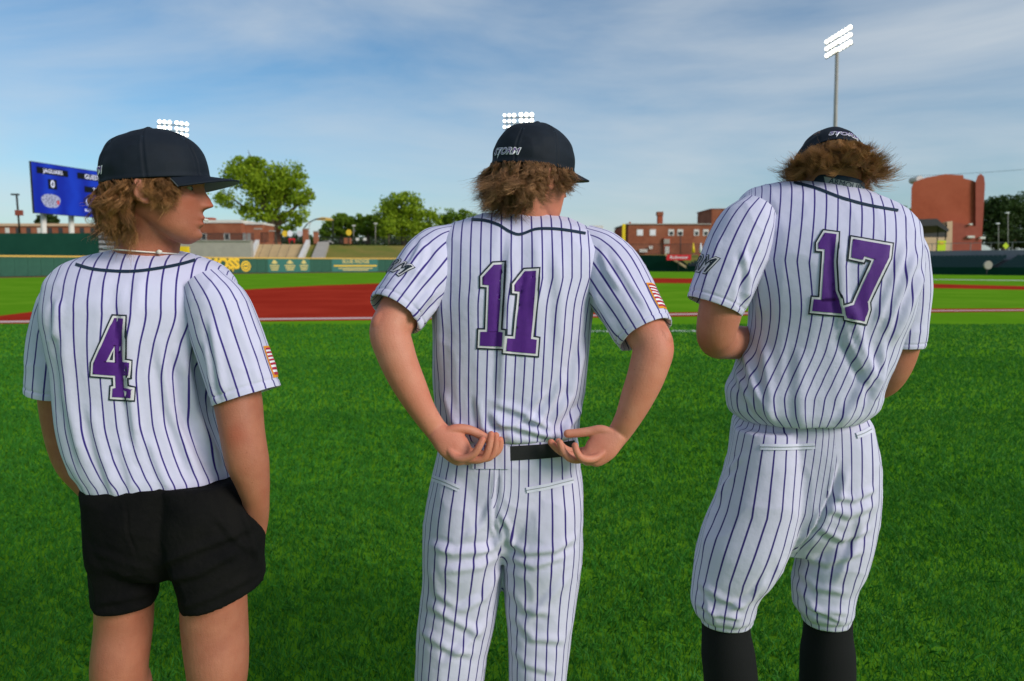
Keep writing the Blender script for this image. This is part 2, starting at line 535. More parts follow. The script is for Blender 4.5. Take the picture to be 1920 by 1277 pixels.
def cut_cells(bm, cell):
    xs = [v.co.x for v in bm.verts]; ys = [v.co.y for v in bm.verts]
    if not xs: return
    for lo, hi, ax in ((min(xs), max(xs), 0), (min(ys), max(ys), 1)):
        k = lo + cell
        while k < hi:
            co = Vector((k, 0, 0)) if ax == 0 else Vector((0, k, 0)); no = Vector((1, 0, 0)) if ax == 0 else Vector((0, 1, 0))
            bmesh.ops.bisect_plane(bm, geom=bm.verts[:] + bm.edges[:] + bm.faces[:], plane_co=co, plane_no=no)
            k += cell
    bmesh.ops.triangulate(bm, faces=bm.faces[:])

def bm_arrays(bm):
    bm.verts.index_update()
    V = np.array([v.co[:] for v in bm.verts]).reshape(-1, 3); F = [[v.index for v in f.verts] for f in bm.faces]
    bm.free()
    return V, F

def cast_px(bvh, V2, off):
    """pixel positions -> points on the mesh of the BVH"""
    out = np.zeros((len(V2), 3)); ok = np.zeros(len(V2), bool)
    for i, p in enumerate(V2):
        d = unit(raydir(p[0], p[1]))
        h = bvh.ray_cast(Vector(_C), Vector(d))
        if h[0] is not None:
            n = np.array(h[1]);  n = -n if n @ d > 0 else n
            n = unit(n - d * 0.6)
            out[i] = np.array(h[0]) + n * off; ok[i] = True
    return out, ok

def decal_px(name, bm, bvh, off, material, parent, cell=6):
    cut_cells(bm, cell)
    V, F = bm_arrays(bm)
    W, ok = cast_px(bvh, V, off)
    F = [f for f in F if all(ok[i] for i in f)]
    o = mesh_obj(name, W, F, material, None, smooth=True)
    keep(o, parent)
    return o

def offset_poly(pl, d):
    pl = np.array(pl, float); n = len(pl)
    area = 0.5 * sum(pl[i][0] * pl[(i + 1) % n][1] - pl[(i + 1) % n][0] * pl[i][1] for i in range(n))
    s = 1 if area > 0 else -1
    out = []
    for i in range(n):
        a, b, c = pl[i - 1], pl[i], pl[(i + 1) % n]
        e1, e2 = unit(b - a), unit(c - b)
        n1 = np.array([e1[1], -e1[0]]) * s; n2 = np.array([e2[1], -e2[0]]) * s
        m = unit(n1 + n2); k = d / max(0.45, m @ n1)
        out.append(b + m * k)
    return [tuple(p) for p in out]

def stroke(pts, w):
    pts = np.array(pts, float)
    k = np.concatenate([[0], np.cumsum(np.linalg.norm(np.diff(pts, axis=0), axis=1))])
    q = np.linspace(0, k[-1], max(6, int(k[-1] / 6)))
    p = catmull(k, pts, q)
    t = unit(np.gradient(p, axis=0)); n = np.stack([-t[:, 1], t[:, 0]], -1)
    w = np.asarray(w) if np.ndim(w) else np.full(len(p), w)
    return [tuple(x) for x in (p + n * w[:, None] / 2)] + [tuple(x) for x in (p - n * w[:, None] / 2)[::-1]]

def number_decals(digits, bvh, parent, holes=()):
    for k, (off, grow, mm) in enumerate(((.0022, 7.0, 'number_dark'), (.0034, 4.0, 'number_white'), (.0046, 0.0, 'purple'))):
        for i, d in enumerate(digits):
            polys = [offset_poly(d, grow)] if grow else [d]
            if i < len(holes) and holes[i]:
                polys.append(offset_poly(holes[i], -grow * .9) if grow else holes[i])
            o = decal_px(('number_outline', 'number_border', 'number')[k], curve_fill(polys), bvh, off + i * .0003, mm, parent, 5)

def bvh_of(V, F):
    return BVHTree.FromPolygons([tuple(v) for v in V], [tuple(f) for f in F])

# re-open the loft with its seam at the far side (front of the body)
def _surf_init_angles():
    old = Surf.__init__
    def init(s, rings, nu=96, nv=80):
        old(s, rings, nu, nv)
        th = np.linspace(-math.pi / 2, 1.5 * math.pi, nu, endpoint=False)
        s.th = th
        ct, st = np.cos(th), np.sin(th)
        p = 2.0 / s.e
        cc = np.sign(ct) * np.abs(ct)[None, :] ** p
        ss = np.sign(st) * np.abs(st)[None, :] ** p
        s.g = s.c[:, None, :] + s.A[:, None, :] * cc[..., None] + s.B[:, None, :] * ss[..., None]
    Surf.__init__ = init
    osample = Surf.sample
    Surf.sample = lambda s, u, v: osample(s, np.asarray(u) + math.pi / 2, v)
_surf_init_angles()

# ------------------------------------------------------------------ heads
HZ = [-.120, -.112, -.100, -.085, -.065, -.045, -.02, 0, .03, .06, .085, .104, .116, .121]
HW = [.012, .026, .042, .053, .060, .065, .070, .073, .076, .076, .068, .052, .030, .008]
HF = [.066, .077, .085, .088, .090, .092, .092, .089, .096, .090, .073, .048, .022, .002]
HB = [.050, .030, .008, -.015, -.045, -.070, -.088, -.096, -.101, -.099, -.086, -.064, -.036, -.012]

def head_slice(z, phi, feat=True):
    """phi: 90 deg is the face"""
    z = np.asarray(z, float); phi = np.asarray(phi, float)
    w = pchip(HZ, np.array(HW)[:, None], z.ravel())[:, 0].reshape(z.shape)
    f = pchip(HZ, np.array(HF)[:, None], z.ravel())[:, 0].reshape(z.shape)
    b = pchip(HZ, np.array(HB)[:, None], z.ravel())[:, 0].reshape(z.shape)
    yc = b + (f - b) * 0.46
    c, s_ = np.cos(phi), np.sin(phi)
    x = w * np.sign(c) * np.abs(c) ** 0.92
    y = yc + np.where(s_ > 0, f - yc, yc - b) * np.sign(s_) * np.abs(s_) ** 0.92
    if feat:
        fr = np.clip(s_ * 3, 0, 1)
        g = lambda v, m, sg: np.exp(-((v - m) / sg) ** 2)
        # nose: bridge, tip, wings
        t = np.clip((0.018 - z) / 0.052, 0, 1)
        ridge = (0.004 + 0.021 * t ** 1.25) * np.clip((0.03 - z) / .012, 0, 1) * np.exp(-(np.clip(-.033 - z, 0, 1) / .0065) ** 2)
        y = y + fr * ridge * g(x, 0, 0.0085 + 0.0045 * t)
        y = y + fr * 0.007 * g(z, -.035, .008) * g(np.abs(x), .012, .007)
        # lips, chin, brows, eye sockets, cheeks
        y = y + fr * (0.0075 * g(z, -.060, .0055) + 0.0075 * g(z, -.074, .006) - .004 * g(z, -.067, .0025)) * g(x, 0, .021)
        y = y - fr * 0.004 * g(z, -.085, .006) * g(x, 0, .02)
        y = y + fr * 0.007 * g(z, -.102, .011) * g(x, 0, .02)
        y = y - fr * 0.013 * g(z, .001, .012) * g(np.abs(x), .033, .014)
        y = y + fr * 0.005 * g(z, .020, .008) * g(np.abs(x), .03, .02)
        y = y + fr * 0.004 * g(z, -.022, .016) * g(np.abs(x), .045, .018)
    return np.stack([x, y, z], -1)

def head_mesh():
    nz, nu = 110, 120
    z = np.concatenate([np.linspace(-.120, .121, nz)])
    ph = np.linspace(0, 2 * math.pi, nu, endpoint=False)
    g = head_slice(np.repeat(z[:, None], nu, 1), np.repeat(ph[None], nz, 0))
    V = np.concatenate([g.reshape(-1, 3), g[0].mean(0)[None], g[-1].mean(0)[None]])
    F = grid_faces(nz, nu).tolist()
    for j in range(nu):
        F.append([nz * nu, (j + 1) % nu, j]); F.append([nz * nu + 1, (nz - 1) * nu + j, (nz - 1) * nu + (j + 1) % nu])
    return V, F

def tube_local(pts, r, nu=12):
    pts = np.array(pts, float); r = np.broadcast_to(np.asarray(r, float), (len(pts),))
    T = unit(np.gradient(pts, axis=0))
    ref = np.array([0.3, 0.9, 0.2]); A = unit(np.cross(T, ref)); B = np.cross(T, A)
    th = np.linspace(0, 2 * math.pi, nu, endpoint=False)
    g = pts[:, None] + r[:, None, None] * (A[:, None] * np.cos(th)[None, :, None] + B[:, None] * np.sin(th)[None, :, None])
    n = len(pts)
    V = np.concatenate([g.reshape(-1, 3), pts[:1], pts[-1:]])
    F = grid_faces(n, nu).tolist()
    for j in range(nu):
        F.append([n * nu, (j + 1) % nu, j]); F.append([n * nu + 1, (n - 1) * nu + j, (n - 1) * nu + (j + 1) % nu])
    return V, F

def ear_parts(sx):
    """helix rim, plate and lobe of one ear"""
    out = []
    a = np.linspace(-2.3, 2.0, 26)
    rim = np.stack([sx * (.076 + .012 * np.clip(np.cos(a * .55), 0, 1)), -.010 - .015 * np.cos(a), -.010 + .0255 * np.sin(a)], -1)
    out.append(tube_local(rim, .0042))
    plate = [(sx * .072, -.006, .008), (sx * .079, -.011, .006), (sx * .082, -.014, -.006), (sx * .080, -.010, -.022), (sx * .073, -.004, -.034)]
    out.append(tube_local(plate, [.005, .008, .010, .009, .006]))
    lobe = [(sx * .073, -.003, -.028), (sx * .079, -.005, -.036), (sx * .078, -.004, -.041)]
    out.append(tube_local(lobe, [.006, .0075, .004]))
    return out

def xf(Mx, V):
    V = np.asarray(V, float)
    A = np.array(Mx)
    return V @ A[:3, :3].T + A[:3, 3]

def head_matrix(pos, az, pitch=0, roll=0, size=1.0):
    return Matrix.Translation(Vector(pos)) @ Matrix.Scale(size, 4) @ Matrix.Rotation(-rad(az), 4, 'Z') @ Matrix.Rotation(-rad(pitch), 4, 'X') @ Matrix.Rotation(rad(roll), 4, 'Y')

# ------------------------------------------------------------------ cap
def make_cap(person, Hm, tilt, under, logo, size=1.0):
    a, l, h = .0885 * size, .1085 * size, .112 * size
    Cm = Hm @ Matrix.Translation((0, -.002, .012)) @ Matrix.Rotation(rad(tilt), 4, 'X')
    nt, nu = 64, 216
    t = np.concatenate([np.linspace(0, .6, 26), np.linspace(.6, 1, 39)[1:]])
    ph = np.linspace(0, 2 * math.pi, nu, endpoint=False)
    TT, PH = np.meshgrid(t, ph, indexing='ij')
    r = (1 - TT ** 2.55) ** (1 / 2.15)
    r = np.where(TT >= 1, 0, r) * (1 + 0.02 * np.sin(TT * math.pi))
    front = np.clip(np.sin(PH), 0, 1)
    # panels: shallow groove along six seams, slack cloth between them
    seam = np.abs(((PH - math.pi / 2 + math.pi / 6) / (math.pi / 3)) % 1 - 0.0)
    seam = np.minimum(seam, 1 - seam)
    groove = -0.0018 * np.exp(-(seam / .018) ** 2) + 0.0008 * np.exp(-((seam - .05) / .02) ** 2)
    x = (a * r) * np.cos(PH); y = (l * r) * np.sin(PH); z = h * TT + .004 * front * np.sin(TT * math.pi)
    g = np.stack([x, y, z], -1)
    nrm = unit(np.stack([np.cos(PH) / a, np.sin(PH) / l, 1.6 * TT ** 2 / h], -1))
    slack = vnoise(g * np.array([1, 1, 1.4]), 24, 3) * .0036 + (1 - 2 * np.abs(vnoise(g, 30, 8))) * .0012 + vnoise(g, 60, 5) * .0006
    g = g + nrm * (groove + slack * np.clip(TT * 4, 0.1, 1) * (1 - .7 * front))[..., None]
    g = g + nrm * (0.0022 * np.exp(-((TT - .03) / .035) ** 2))[..., None]
    inner = g[0] * np.array([.965, .965, 1.0]) + np.array([0, 0, .006])
    V = np.concatenate([inner, g.reshape(-1, 3)])
    F = grid_faces(nt + 1, nu)
    o = mesh_obj('cap', xf(Cm, V), F, 'navy'); keep(o, person)
    capV, capF = xf(Cm, V), F
    # brim
    ns, nr = 48, 14
    S, Rr = np.meshgrid(np.linspace(-1, 1, ns), np.linspace(0, 1, nr), indexing='ij')
    an = S * rad(66)
    ix, iy = a * .985 * np.sin(an), l * .985 * np.cos(an)
    ox, oy = a * 1.10 * np.sin(an * 1.02), l * np.cos(an) + .062 * np.cos(an * 1.25).clip(0, 1) ** .7
    bx, by = ix + (ox - ix) * Rr, iy + (oy - iy) * Rr
    bz = .004 - Rr * .012 - .013 * S ** 2 * (.35 + .65 * Rr)
    top = np.stack([bx, by, bz + .002], -1); bot = np.stack([bx, by, bz - .0015], -1)
    n = ns * nr
    F1 = []; mi = []
    idx = lambda i, j: i * nr + j
    for i in range(ns - 1):
        for j in range(nr - 1):
            F1.append([idx(i, j), idx(i, j + 1), idx(i + 1, j + 1), idx(i + 1, j)]); mi.append(0)
            F1.append([n + idx(i, j), n + idx(i + 1, j), n + idx(i + 1, j + 1), n + idx(i, j + 1)]); mi.append(1)
        F1.append([idx(i, nr - 1), n + idx(i, nr - 1), n + idx(i + 1, nr - 1), idx(i + 1, nr - 1)]); mi.append(0)
    br = mesh_obj('brim', xf(Cm, np.concatenate([top.reshape(-1, 3), bot.reshape(-1, 3)])), F1, mats=[M['navy'], M[under]], mat_idx=mi)
    br.parent = o
    # button and eyelets
    bt = [(0, 0, h - .001), (0, 0, h + .003), (0, 0, h + .0052)]
    Vb, Fb = tube_local(bt, [.0085, .0075, .003], 16)
    mesh_obj('button', xf(Cm, Vb), Fb, 'navy', o)
    bvh = bvh_of(capV, capF.tolist())
    for k in range(6):
        aa = math.pi / 2 + k * math.pi / 3 + math.pi / 3 * .0 + math.pi / 6 * 0
        aa = math.pi / 2 + (k + .5) * math.pi / 3 - math.pi / 6 + math.pi / 6
        tt = .74
        rr = (1 - tt ** 2.55) ** (1 / 2.15)
        c = np.array([a * rr * math.cos(aa), l * rr * math.sin(aa), h * tt]); nn = unit(np.array([math.cos(aa) / a, math.sin(aa) / l, 1.2 / h * tt]))
        q = unit(np.cross(nn, [0, 0, 1])); q2 = np.cross(nn, q)
        w = np.linspace(0, 2 * math.pi, 13)
        ring = [c + nn * .001 + (q * math.cos(x_) + q2 * math.sin(x_)) * .0035 for x_ in w]
        Ve, Fe = tube_local(ring, .0011, 6)
        mesh_obj('eyelet', xf(Cm, Ve), Fe, 'navy_trim', o)
    # embroidered team name low on the back of the cap: white edge, purple face
    if logo:
        for lay, (offs, mm, th) in enumerate(((.0008, 'logo_white', .10), (.0016, 'purple', 0.012))):
            bm = text_fill("STORM", .0215, shear=.35, offset=.0013 if lay == 0 else -.0001, spacing=1.05)
            if lay == 0:
                b2 = curve_fill([[(-.017, .004), (-.010, .005), (-.021, -.018)]])
                me = bpy.data.meshes.new("t"); b2.to_mesh(me); b2.free(); bm.from_mesh(me); bpy.data.meshes.remove(me)
            cut_cells(bm, .004)
            V2, F2 = bm_arrays(bm)
            W = []
            for p in V2:
                u = -math.pi / 2 + .15 + p[0] / (.5 * (a + l))
                zz = .026 + p[1]
                hd = Vector((math.cos(u), math.sin(u), 0))
                org = Cm @ (Vector((0, 0, zz)) + hd * .3); dr = (Cm.to_3x3() @ (-hd)).normalized()
                hit = bvh.ray_cast(org, dr)
                q = np.array(hit[0] if hit[0] else org) - np.array(dr) * offs
                W.append(q)
            mesh_obj('lettering', np.array(W), F2, mm, o)
    return o

# ------------------------------------------------------------------ hair
def make_hair(person, Hm, material, seed, tilt=5, over=.006, n_str=5200, length=(.07, .12), flare=.5, curl=.5, freq=1.6, updraft=0.0, zlo=-.07, spread=128, sweep=0.0, ztop=.036, thick=.00042, down=None, front=True, neck=None):
    rng = np.random.default_rng(seed)
    A3 = np.array(Hm.to_3x3()); 
    dn = np.array([0, 0, -1.0]) if down is None else unit(np.array(down))
    dloc = unit(A3.T @ dn)
    def roots(n):
        out = []
        while len(out) < n:
            ang = rng.uniform(-spread, spread)          # 0 = back of the head
            lo = zlo + (abs(ang) / 70) ** 2 * .035 if abs(ang) < 70 else (-.006 if abs(ang) < 97 else -.022)
            zt = .014 - .1 * math.cos(rad(ang)) * math.tan(rad(tilt)) + over
            z = rng.uniform(min(lo, zt - .012), zt)
            if 72 < abs(ang) < 97 and z < .018 and rng.random() < .8: continue
            out.append((ang, z))
        return np.array(out)
    def place(rt):
        ph = -math.pi / 2 + np.radians(rt[:, 0])
        p = head_slice(rt[:, 1], ph, False)
        e = 1e-3
        p1 = head_slice(rt[:, 1], ph + .02, False); p2 = head_slice(rt[:, 1] + e, ph, False)
        n = unit(np.cross(p1 - p, p2 - p))
        return p, n
    NG, NP = 260, 12
    gr = roots(NG); gp, gn = place(gr)
    L = rng.uniform(*length, NG) * np.where(np.abs(gr[:, 0]) > 92, .48, np.where(np.abs(gr[:, 0]) > 74, .7, 1))
    pos = np.zeros((NG, NP, 3)); pos[:, 0] = gp
    tang = unit(np.cross(gn, dloc))
    hz = unit(gn - (gn @ dloc)[:, None] * dloc)
    zr = np.clip((gr[:, 1] + .03) / .05, 0, 1)[:, None]
    d = unit(gn * (.62 - .42 * zr + .2 * flare * (1 - zr)) + dloc * .75 + tang * rng.normal(0, .35, NG)[:, None] + tang * sweep)
    ph0 = rng.uniform(0, 6.28, NG); hand = rng.choice([-1, 1], NG); cf = rng.uniform(.6, 1.4, NG) * freq
    fl = flare * rng.uniform(.3, 1.5, NG)
    for i in range(1, NP):
        t = i / (NP - 1)
        pos[:, i] = pos[:, i - 1] + d * (L / (NP - 1))[:, None]
        # stay outside the skull and neck
        q = pos[:, i] - np.array([0, -.004, .0]); k = np.sqrt((q[:, 0] / .079) ** 2 + (q[:, 1] / .103) ** 2 + ((q[:, 2] - .01) / .118) ** 2)
        ins = (k < 1.04) & (q[:, 2] > -.075)
        pos[ins, i] = (pos[:, i] + hz * .012)[ins]
        wv = np.sin(2 * math.pi * cf * t + ph0) * curl; wv2 = np.cos(2 * math.pi * cf * t + ph0) * curl
        d = unit(d + dloc * (.26 - updraft * t * 1.3) + hz * (fl * t * .55 - .10)[:, None] + tang * (wv * hand)[:, None] * .75 + hz * (wv2 * .55)[:, None])
    # strands follow the nearest lock
    st = roots(n_str); sp, sn = place(st)
    D2 = ((sp[:, None, :] - gp[None]) ** 2).sum(-1) + rng.uniform(0, 1.2e-4, (n_str, NG))
    gi = D2.argmin(1)
    off = sp - gp[gi]
    tt = np.linspace(0, 1, NP)
    ls = rng.uniform(.72, 1.12, n_str)
    rel = (pos[gi] - gp[gi][:, None]) * ls[:, None, None]
    pull = 1 - .82 * tt ** .7
    S = sp[:, None] + rel + off[:, None] * (pull - 1)[None, :, None]
    fz = rng.normal(0, 1, (n_str, 3)) * .0045
    S = S + fz[:, None] * (tt ** 1.6)[None, :, None] + rng.normal(0, .0009, S.shape) * tt[None, :, None]
    fly = rng.random(n_str) < .03
    S[fly] += (sn[fly][:, None] * .016 + rng.normal(0, .008, (fly.sum(), 1, 3))) * (tt ** 1.5)[None, :, None]
    W = xf(Hm, S.reshape(-1, 3)).reshape(n_str, NP, 3)
    T = unit(np.gradient(W, axis=1)); A = unit(np.cross(T, np.array([.31, .52, .79]))); B = np.cross(T, A)
    r = thick * (1 - .75 * tt ** 1.5) * 1.0
    rs = rng.uniform(.7, 1.3, n_str)
    ks = [0, 2.094, 4.189]
    V = np.stack([W + (A * math.cos(k) + B * math.sin(k)) * (r[None, :, None] * rs[:, None, None]) for k in ks], 2)  # S,NP,3,3
    base = (np.arange(n_str) * NP * 3)[:, None, None] + (np.arange(NP - 1) * 3)[None, :, None]
    j = np.arange(3)[None, None]; j2 = (j + 1) % 3
    F = np.stack([base + j, base + j2, base + 3 + j2, base + 3 + j], -1).reshape(-1, 4)
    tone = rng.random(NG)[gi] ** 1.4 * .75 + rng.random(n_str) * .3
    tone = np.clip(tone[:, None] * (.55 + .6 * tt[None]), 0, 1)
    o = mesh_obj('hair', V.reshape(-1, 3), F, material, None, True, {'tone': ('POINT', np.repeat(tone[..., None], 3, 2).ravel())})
    keep(o, person)
    return o

# ------------------------------------------------------------------ garment pieces
def arc_table(s, row):
    g = s.g[row]
    seg = np.linalg.norm(np.roll(g, -1, 0) - g, axis=1)
    acc = np.concatenate([[0], np.cumsum(seg)])[:-1]
    k = np.argmin(np.abs(s.th - math.pi / 2))
    return acc - acc[k]

def torso_stripes(s, chest_row):
    arc = arc_table(s, chest_row)
    out = np.repeat(arc[None], s.nv, 0)
    c, A, e = s.c[chest_row], s.A[chest_row], s.e[chest_row, 0]
    a = np.linalg.norm(A); Ah = A / a
    for i in range(chest_row):
        xl = np.clip(((s.g[i] - c) @ Ah) / a, -1, 1)
        te = np.arccos(np.sign(xl) * np.abs(xl) ** (e / 2))
        back = np.sin(s.th) >= 0
        th = np.where(back, te, np.where(te > math.pi / 2, 2 * math.pi - te, -te))
        o = np.argsort(s.th)
        out[i] = np.interp(th, s.th[o], arc[o])
    return out

def garment(name, s, material, parent, stripe, folds=(), wr=.0022, wscale=(13, 13, 5), seed=1, edge=None, keep_parent=True):
    N = s.normals().reshape(-1, 3)
    V = s.g.reshape(-1, 3)
    V = folds_disp(V, N, folds)
    rd = 1 - 2 * np.abs(vnoise(V * np.array(wscale) * 1.5, 1.0, seed + 9))
    V = V + N * (np.clip(rd, 0, 1) ** 2 * wr * .9)[:, None]
    V = V + N * (vnoise(V * np.array(wscale), 1.0, seed) * wr + vnoise(V * np.array(wscale) * 2.3, 1.0, seed + 3) * wr * .45)[:, None]
    s.g = V.reshape(s.nv, s.nu, 3)
    if hasattr(s, '_n'): del s._n
    F = grid_faces(s.nv, s.nu)
    o = mesh_obj(name, V, F, material, None, True, {'stripe': ('POINT', stripe.ravel())})
    if edge:      # turned-in hem: a little thickness at the open ends
        pass
    if keep_parent: keep(o, parent)
    else: o.parent = parent
    return o, V, F

def sleeve(jersey, pts, Ys, bs, folds=(), seed=2, hem_in=.93, offs=0.0):
    mk = jersey.data.materials[0]
    """pts: (px, py, half width px) down the sleeve"""
    path = [(P(p[0], p[1], Y), p[2] * mpp(Y, p[1]), b) for p, Y, b in zip(pts, Ys, bs)]
    R = tube_rings(path, 2.1)
    c, A, B, e = R[-1]
    T = unit(np.array(R[-1][0]) - np.array(R[-2][0]))
    R.append((c - T * .002, A * .95, B * .95, e)); R.append((c - T * .03, A * .9, B * .9, e))
    s = Surf(R, 88, 120)
    gl = np.exp(-((s.t - (s.knots[len(path) - 1] - .024)) / .0022) ** 2)
    s.g = s.g - s.normals() * (gl * .0020)[:, None, None]
    r = np.linalg.norm(A) * .5 + np.linalg.norm(B) * .5
    st = np.repeat(((s.th - math.pi / 2) * r + offs)[None], s.nv, 0)
    o, V, F = garment('sleeve', s, mk, jersey, st, folds, .0018, (16, 16, 9), seed, keep_parent=False)
    return s, o, V, F

def patch_uv(name, s, bm, cell, umid, vmid, off, material, parent, rot=0.0, sx=1.0, sy=1.0, length=None):
    cut_cells(bm, cell)
    V, F = bm_arrays(bm)
    r = np.linalg.norm(s.A[int(vmid * s.nv)]) * .5 + np.linalg.norm(s.B[int(vmid * s.nv)]) * .5
    L = s.t[-1] if length is None else length
    cr, sr = math.cos(rot), math.sin(rot)
    x = (V[:, 0] * cr - V[:, 1] * sr) * sx; y = (V[:, 0] * sr + V[:, 1] * cr) * sy
    p, n = s.sample(umid - x / r, np.clip(vmid - y / L, 0, 1))
    o = mesh_obj(name, p + n * off, F, material, None)
    o.parent = parent
    return o

def pants_mesh(person, tubes, pelvis, axes, seam_px, folds, voxel=.0045, material='pants', spacing_r=.088, name='pants', wr=.002, seed=5):
    V, F = join_closed(tubes + [pelvis])
    V, F, N = remesh(V, F, voxel, 8, .5)
    V = folds_disp(V, N, [(p_, w_ * .9, a_ * .72) for p_, w_, a_ in folds])
    rd = 1 - 2 * np.abs(vnoise(V * np.array([14, 14, 12]), 1, seed + 7))
    V = V + N * (np.clip(rd, 0, 1) ** 2 * wr * 1.1)[:, None]
    V = V + N * (vnoise(V * np.array([12, 12, 9]), 1, seed) * wr + vnoise(V * np.array([30, 30, 24]), 1, seed + 1) * wr * .4)[:, None]
    F = np.asarray(F)
    fc = V[F].mean(1)
    if (np.cross(V[F[:, 2]] - V[F[:, 0]], V[F[:, 3]] - V[F[:, 1]]) * N[F[:, 0]]).sum(-1).mean() < 0: F = F[:, ::-1]
    q = topx(fc)
    left = q[:, 0] < np.interp(q[:, 1], [p[1] for p in seam_px], [p[0] for p in seam_px])
    loop_v = V[F]                                   # nf,4,3
    st = np.zeros(F.shape)
    for side, ax in ((True, axes[0]), (False, axes[1])):
        ax = np.array(ax)
        o = np.argsort(ax[:, 2])
        cx = np.interp(loop_v[..., 2], ax[o, 2], ax[o, 0]); cy = np.interp(loop_v[..., 2], ax[o, 2], ax[o, 1])
        xx = loop_v[..., 0] - cx
        yy = loop_v[..., 1] - cy
        cyf = np.interp(fc[:, 2], ax[o, 2], ax[o, 1])
        ang = np.arctan2(xx, -yy)
        mid = ang[:, :1]
        ang = mid + (ang - mid + math.pi) % (2 * math.pi) - math.pi
        inner = ((xx.mean(1) > 0) if side else (xx.mean(1) < 0)) & (fc[:, 1] < cyf + .02)
        wz = np.clip((seam_px[-2][1] + 25 - topx(loop_v.reshape(-1, 3))[:, 1].reshape(xx.shape)) / 130, 0, 1)
        wz = wz * wz * (3 - 2 * wz)
        sg = np.where(inner[:, None], wz * (xx * .80 + .25 * xx ** 3 / spacing_r ** 2) + (1 - wz) * ang * spacing_r, ang * spacing_r)
        m = left if side else ~left
        st[m] = sg[m]
        qs = topx(fc)
        sx_ = np.interp(qs[:, 1], [p[1] for p in seam_px], [p[0] for p in seam_px])
        near = m & (np.abs(qs[:, 0] - sx_) < 7) & (fc[:, 1] < np.median(V[:, 1]))
        if near.any(): st[m] -= np.median(st[near])
    o = mesh_obj(name, V, F, material, None, True, {'stripe': ('CORNER', st.ravel())})
    keep(o, person)
    return o, V, F

def body_mesh(person, pieces, Hm, material, voxel=.003, flush=()):
    hv, hf = head_mesh()
    parts = [(xf(Hm, hv), hf)]
    for sx in (1, -1):
        for v, f in ear_parts(sx): parts.append((xf(Hm, v), f))
        for zz, y0, rr in ((.0085, .0775, .0042), (-.0075, .0765, .0036), (.021, .083, .0045)):
            aa = np.linspace(-1.1, 1.1, 9)
            lid = np.stack([sx * .033 + .0155 * np.sin(aa), y0 - .0085 * (1 - np.cos(aa)) * 1.3 - .004 * sx * np.sin(aa), .001 + zz * (np.cos(aa) ** .7 if zz < .02 else 1 + 0 * aa)], -1)
            parts.append((lambda q: (xf(Hm, q[0]), q[1]))(tube_local(lid, rr * (.55 + .45 * np.cos(aa)), 8)))
    V, F = join_closed(parts + pieces)
    V, F, N = remesh(V, F, voxel, 2, .35)
    inv = np.array(Hm.inverted())
    loc = V @ inv[:3, :3].T + inv[:3, 3]
    near = (np.abs(loc[:, 0]) < .085) & (np.abs(loc[:, 1]) < .135) & (np.abs(loc[:, 2]) < .13)
    ang = np.degrees(np.arctan2(loc[:, 0], -loc[:, 1]))
    hairline = np.where(np.abs(ang) < 75, -.055 + (np.abs(ang) / 75) ** 2 * .05, .012)
    sc_ = near & (loc[:, 2] > hairline) & (np.abs(ang) < 118) & (np.abs(loc[:, 0]) < .0785) | near & (loc[:, 2] > .045)
    scalp = sc_.astype(float)
    fl = np.zeros(len(V))
    g = lambda c, r: np.exp(-(((loc - np.array(c)) / r) ** 2).sum(-1))
    fl += near * (0.75 * g((0, .115, -.032), .018) + .9 * g((0, .1, -.067), (.022, .03, .010)) + .4 * g((.05, .07, -.03), .03) + .4 * g((-.05, .07, -.03), .03))
    fl += near * (.5 * g((.084, -.02, 0), (.012, .03, .04)) + .5 * g((-.084, -.02, 0), (.012, .03, .04)))
    for c, r, k in flush:
        fl += k * np.exp(-((V - np.array(c)) ** 2).sum(-1) / r ** 2)
    o = mesh_obj('body', V, F, material, None, True, {'scalp': ('POINT', scalp), 'flush': ('POINT', np.clip(fl, 0, 1))})
    keep(o, person)
    # eyes
    for sx in (1, -1):
        c = np.array([sx * .033, .0672, .001]); r = .0116
        u, v = np.meshgrid(np.linspace(0, 2 * math.pi, 24, endpoint=False), np.linspace(.001, math.pi - .001, 16))
        E = np.stack([np.sin(v) * np.cos(u), np.cos(v), np.sin(v) * np.sin(u)], -1).reshape(-1, 3) * r + c
        Fe = grid_faces(16, 24); cen = E[Fe].mean(1)
        mi = (np.linalg.norm(cen - c - np.array([0, r, 0]), axis=1) < .0062).astype(int)
        e = mesh_obj('eye', xf(Hm, E), Fe, mats=[M['eye'], M['iris']], mat_idx=mi); keep(e, person)
    return o

def fingers(chains, radii):
    out = []
    for ch, r in zip(chains, radii):
        pts = [(*p, rr, rr * .95) for p, rr in zip(ch, np.linspace(r, r * .8, len(ch)))]
        out.append(limb(pts, 16, 14, True, True))
    return out

def leg_pts(px_rows, Y, ankle, bfac=1.0):
    """(px,py,hw px) rows then down to an ankle point"""
    pts = [(*P(x, y, Y), hw * mpp(Y, y), hw * mpp(Y, y) * bfac) for x, y, hw in px_rows]
    return pts

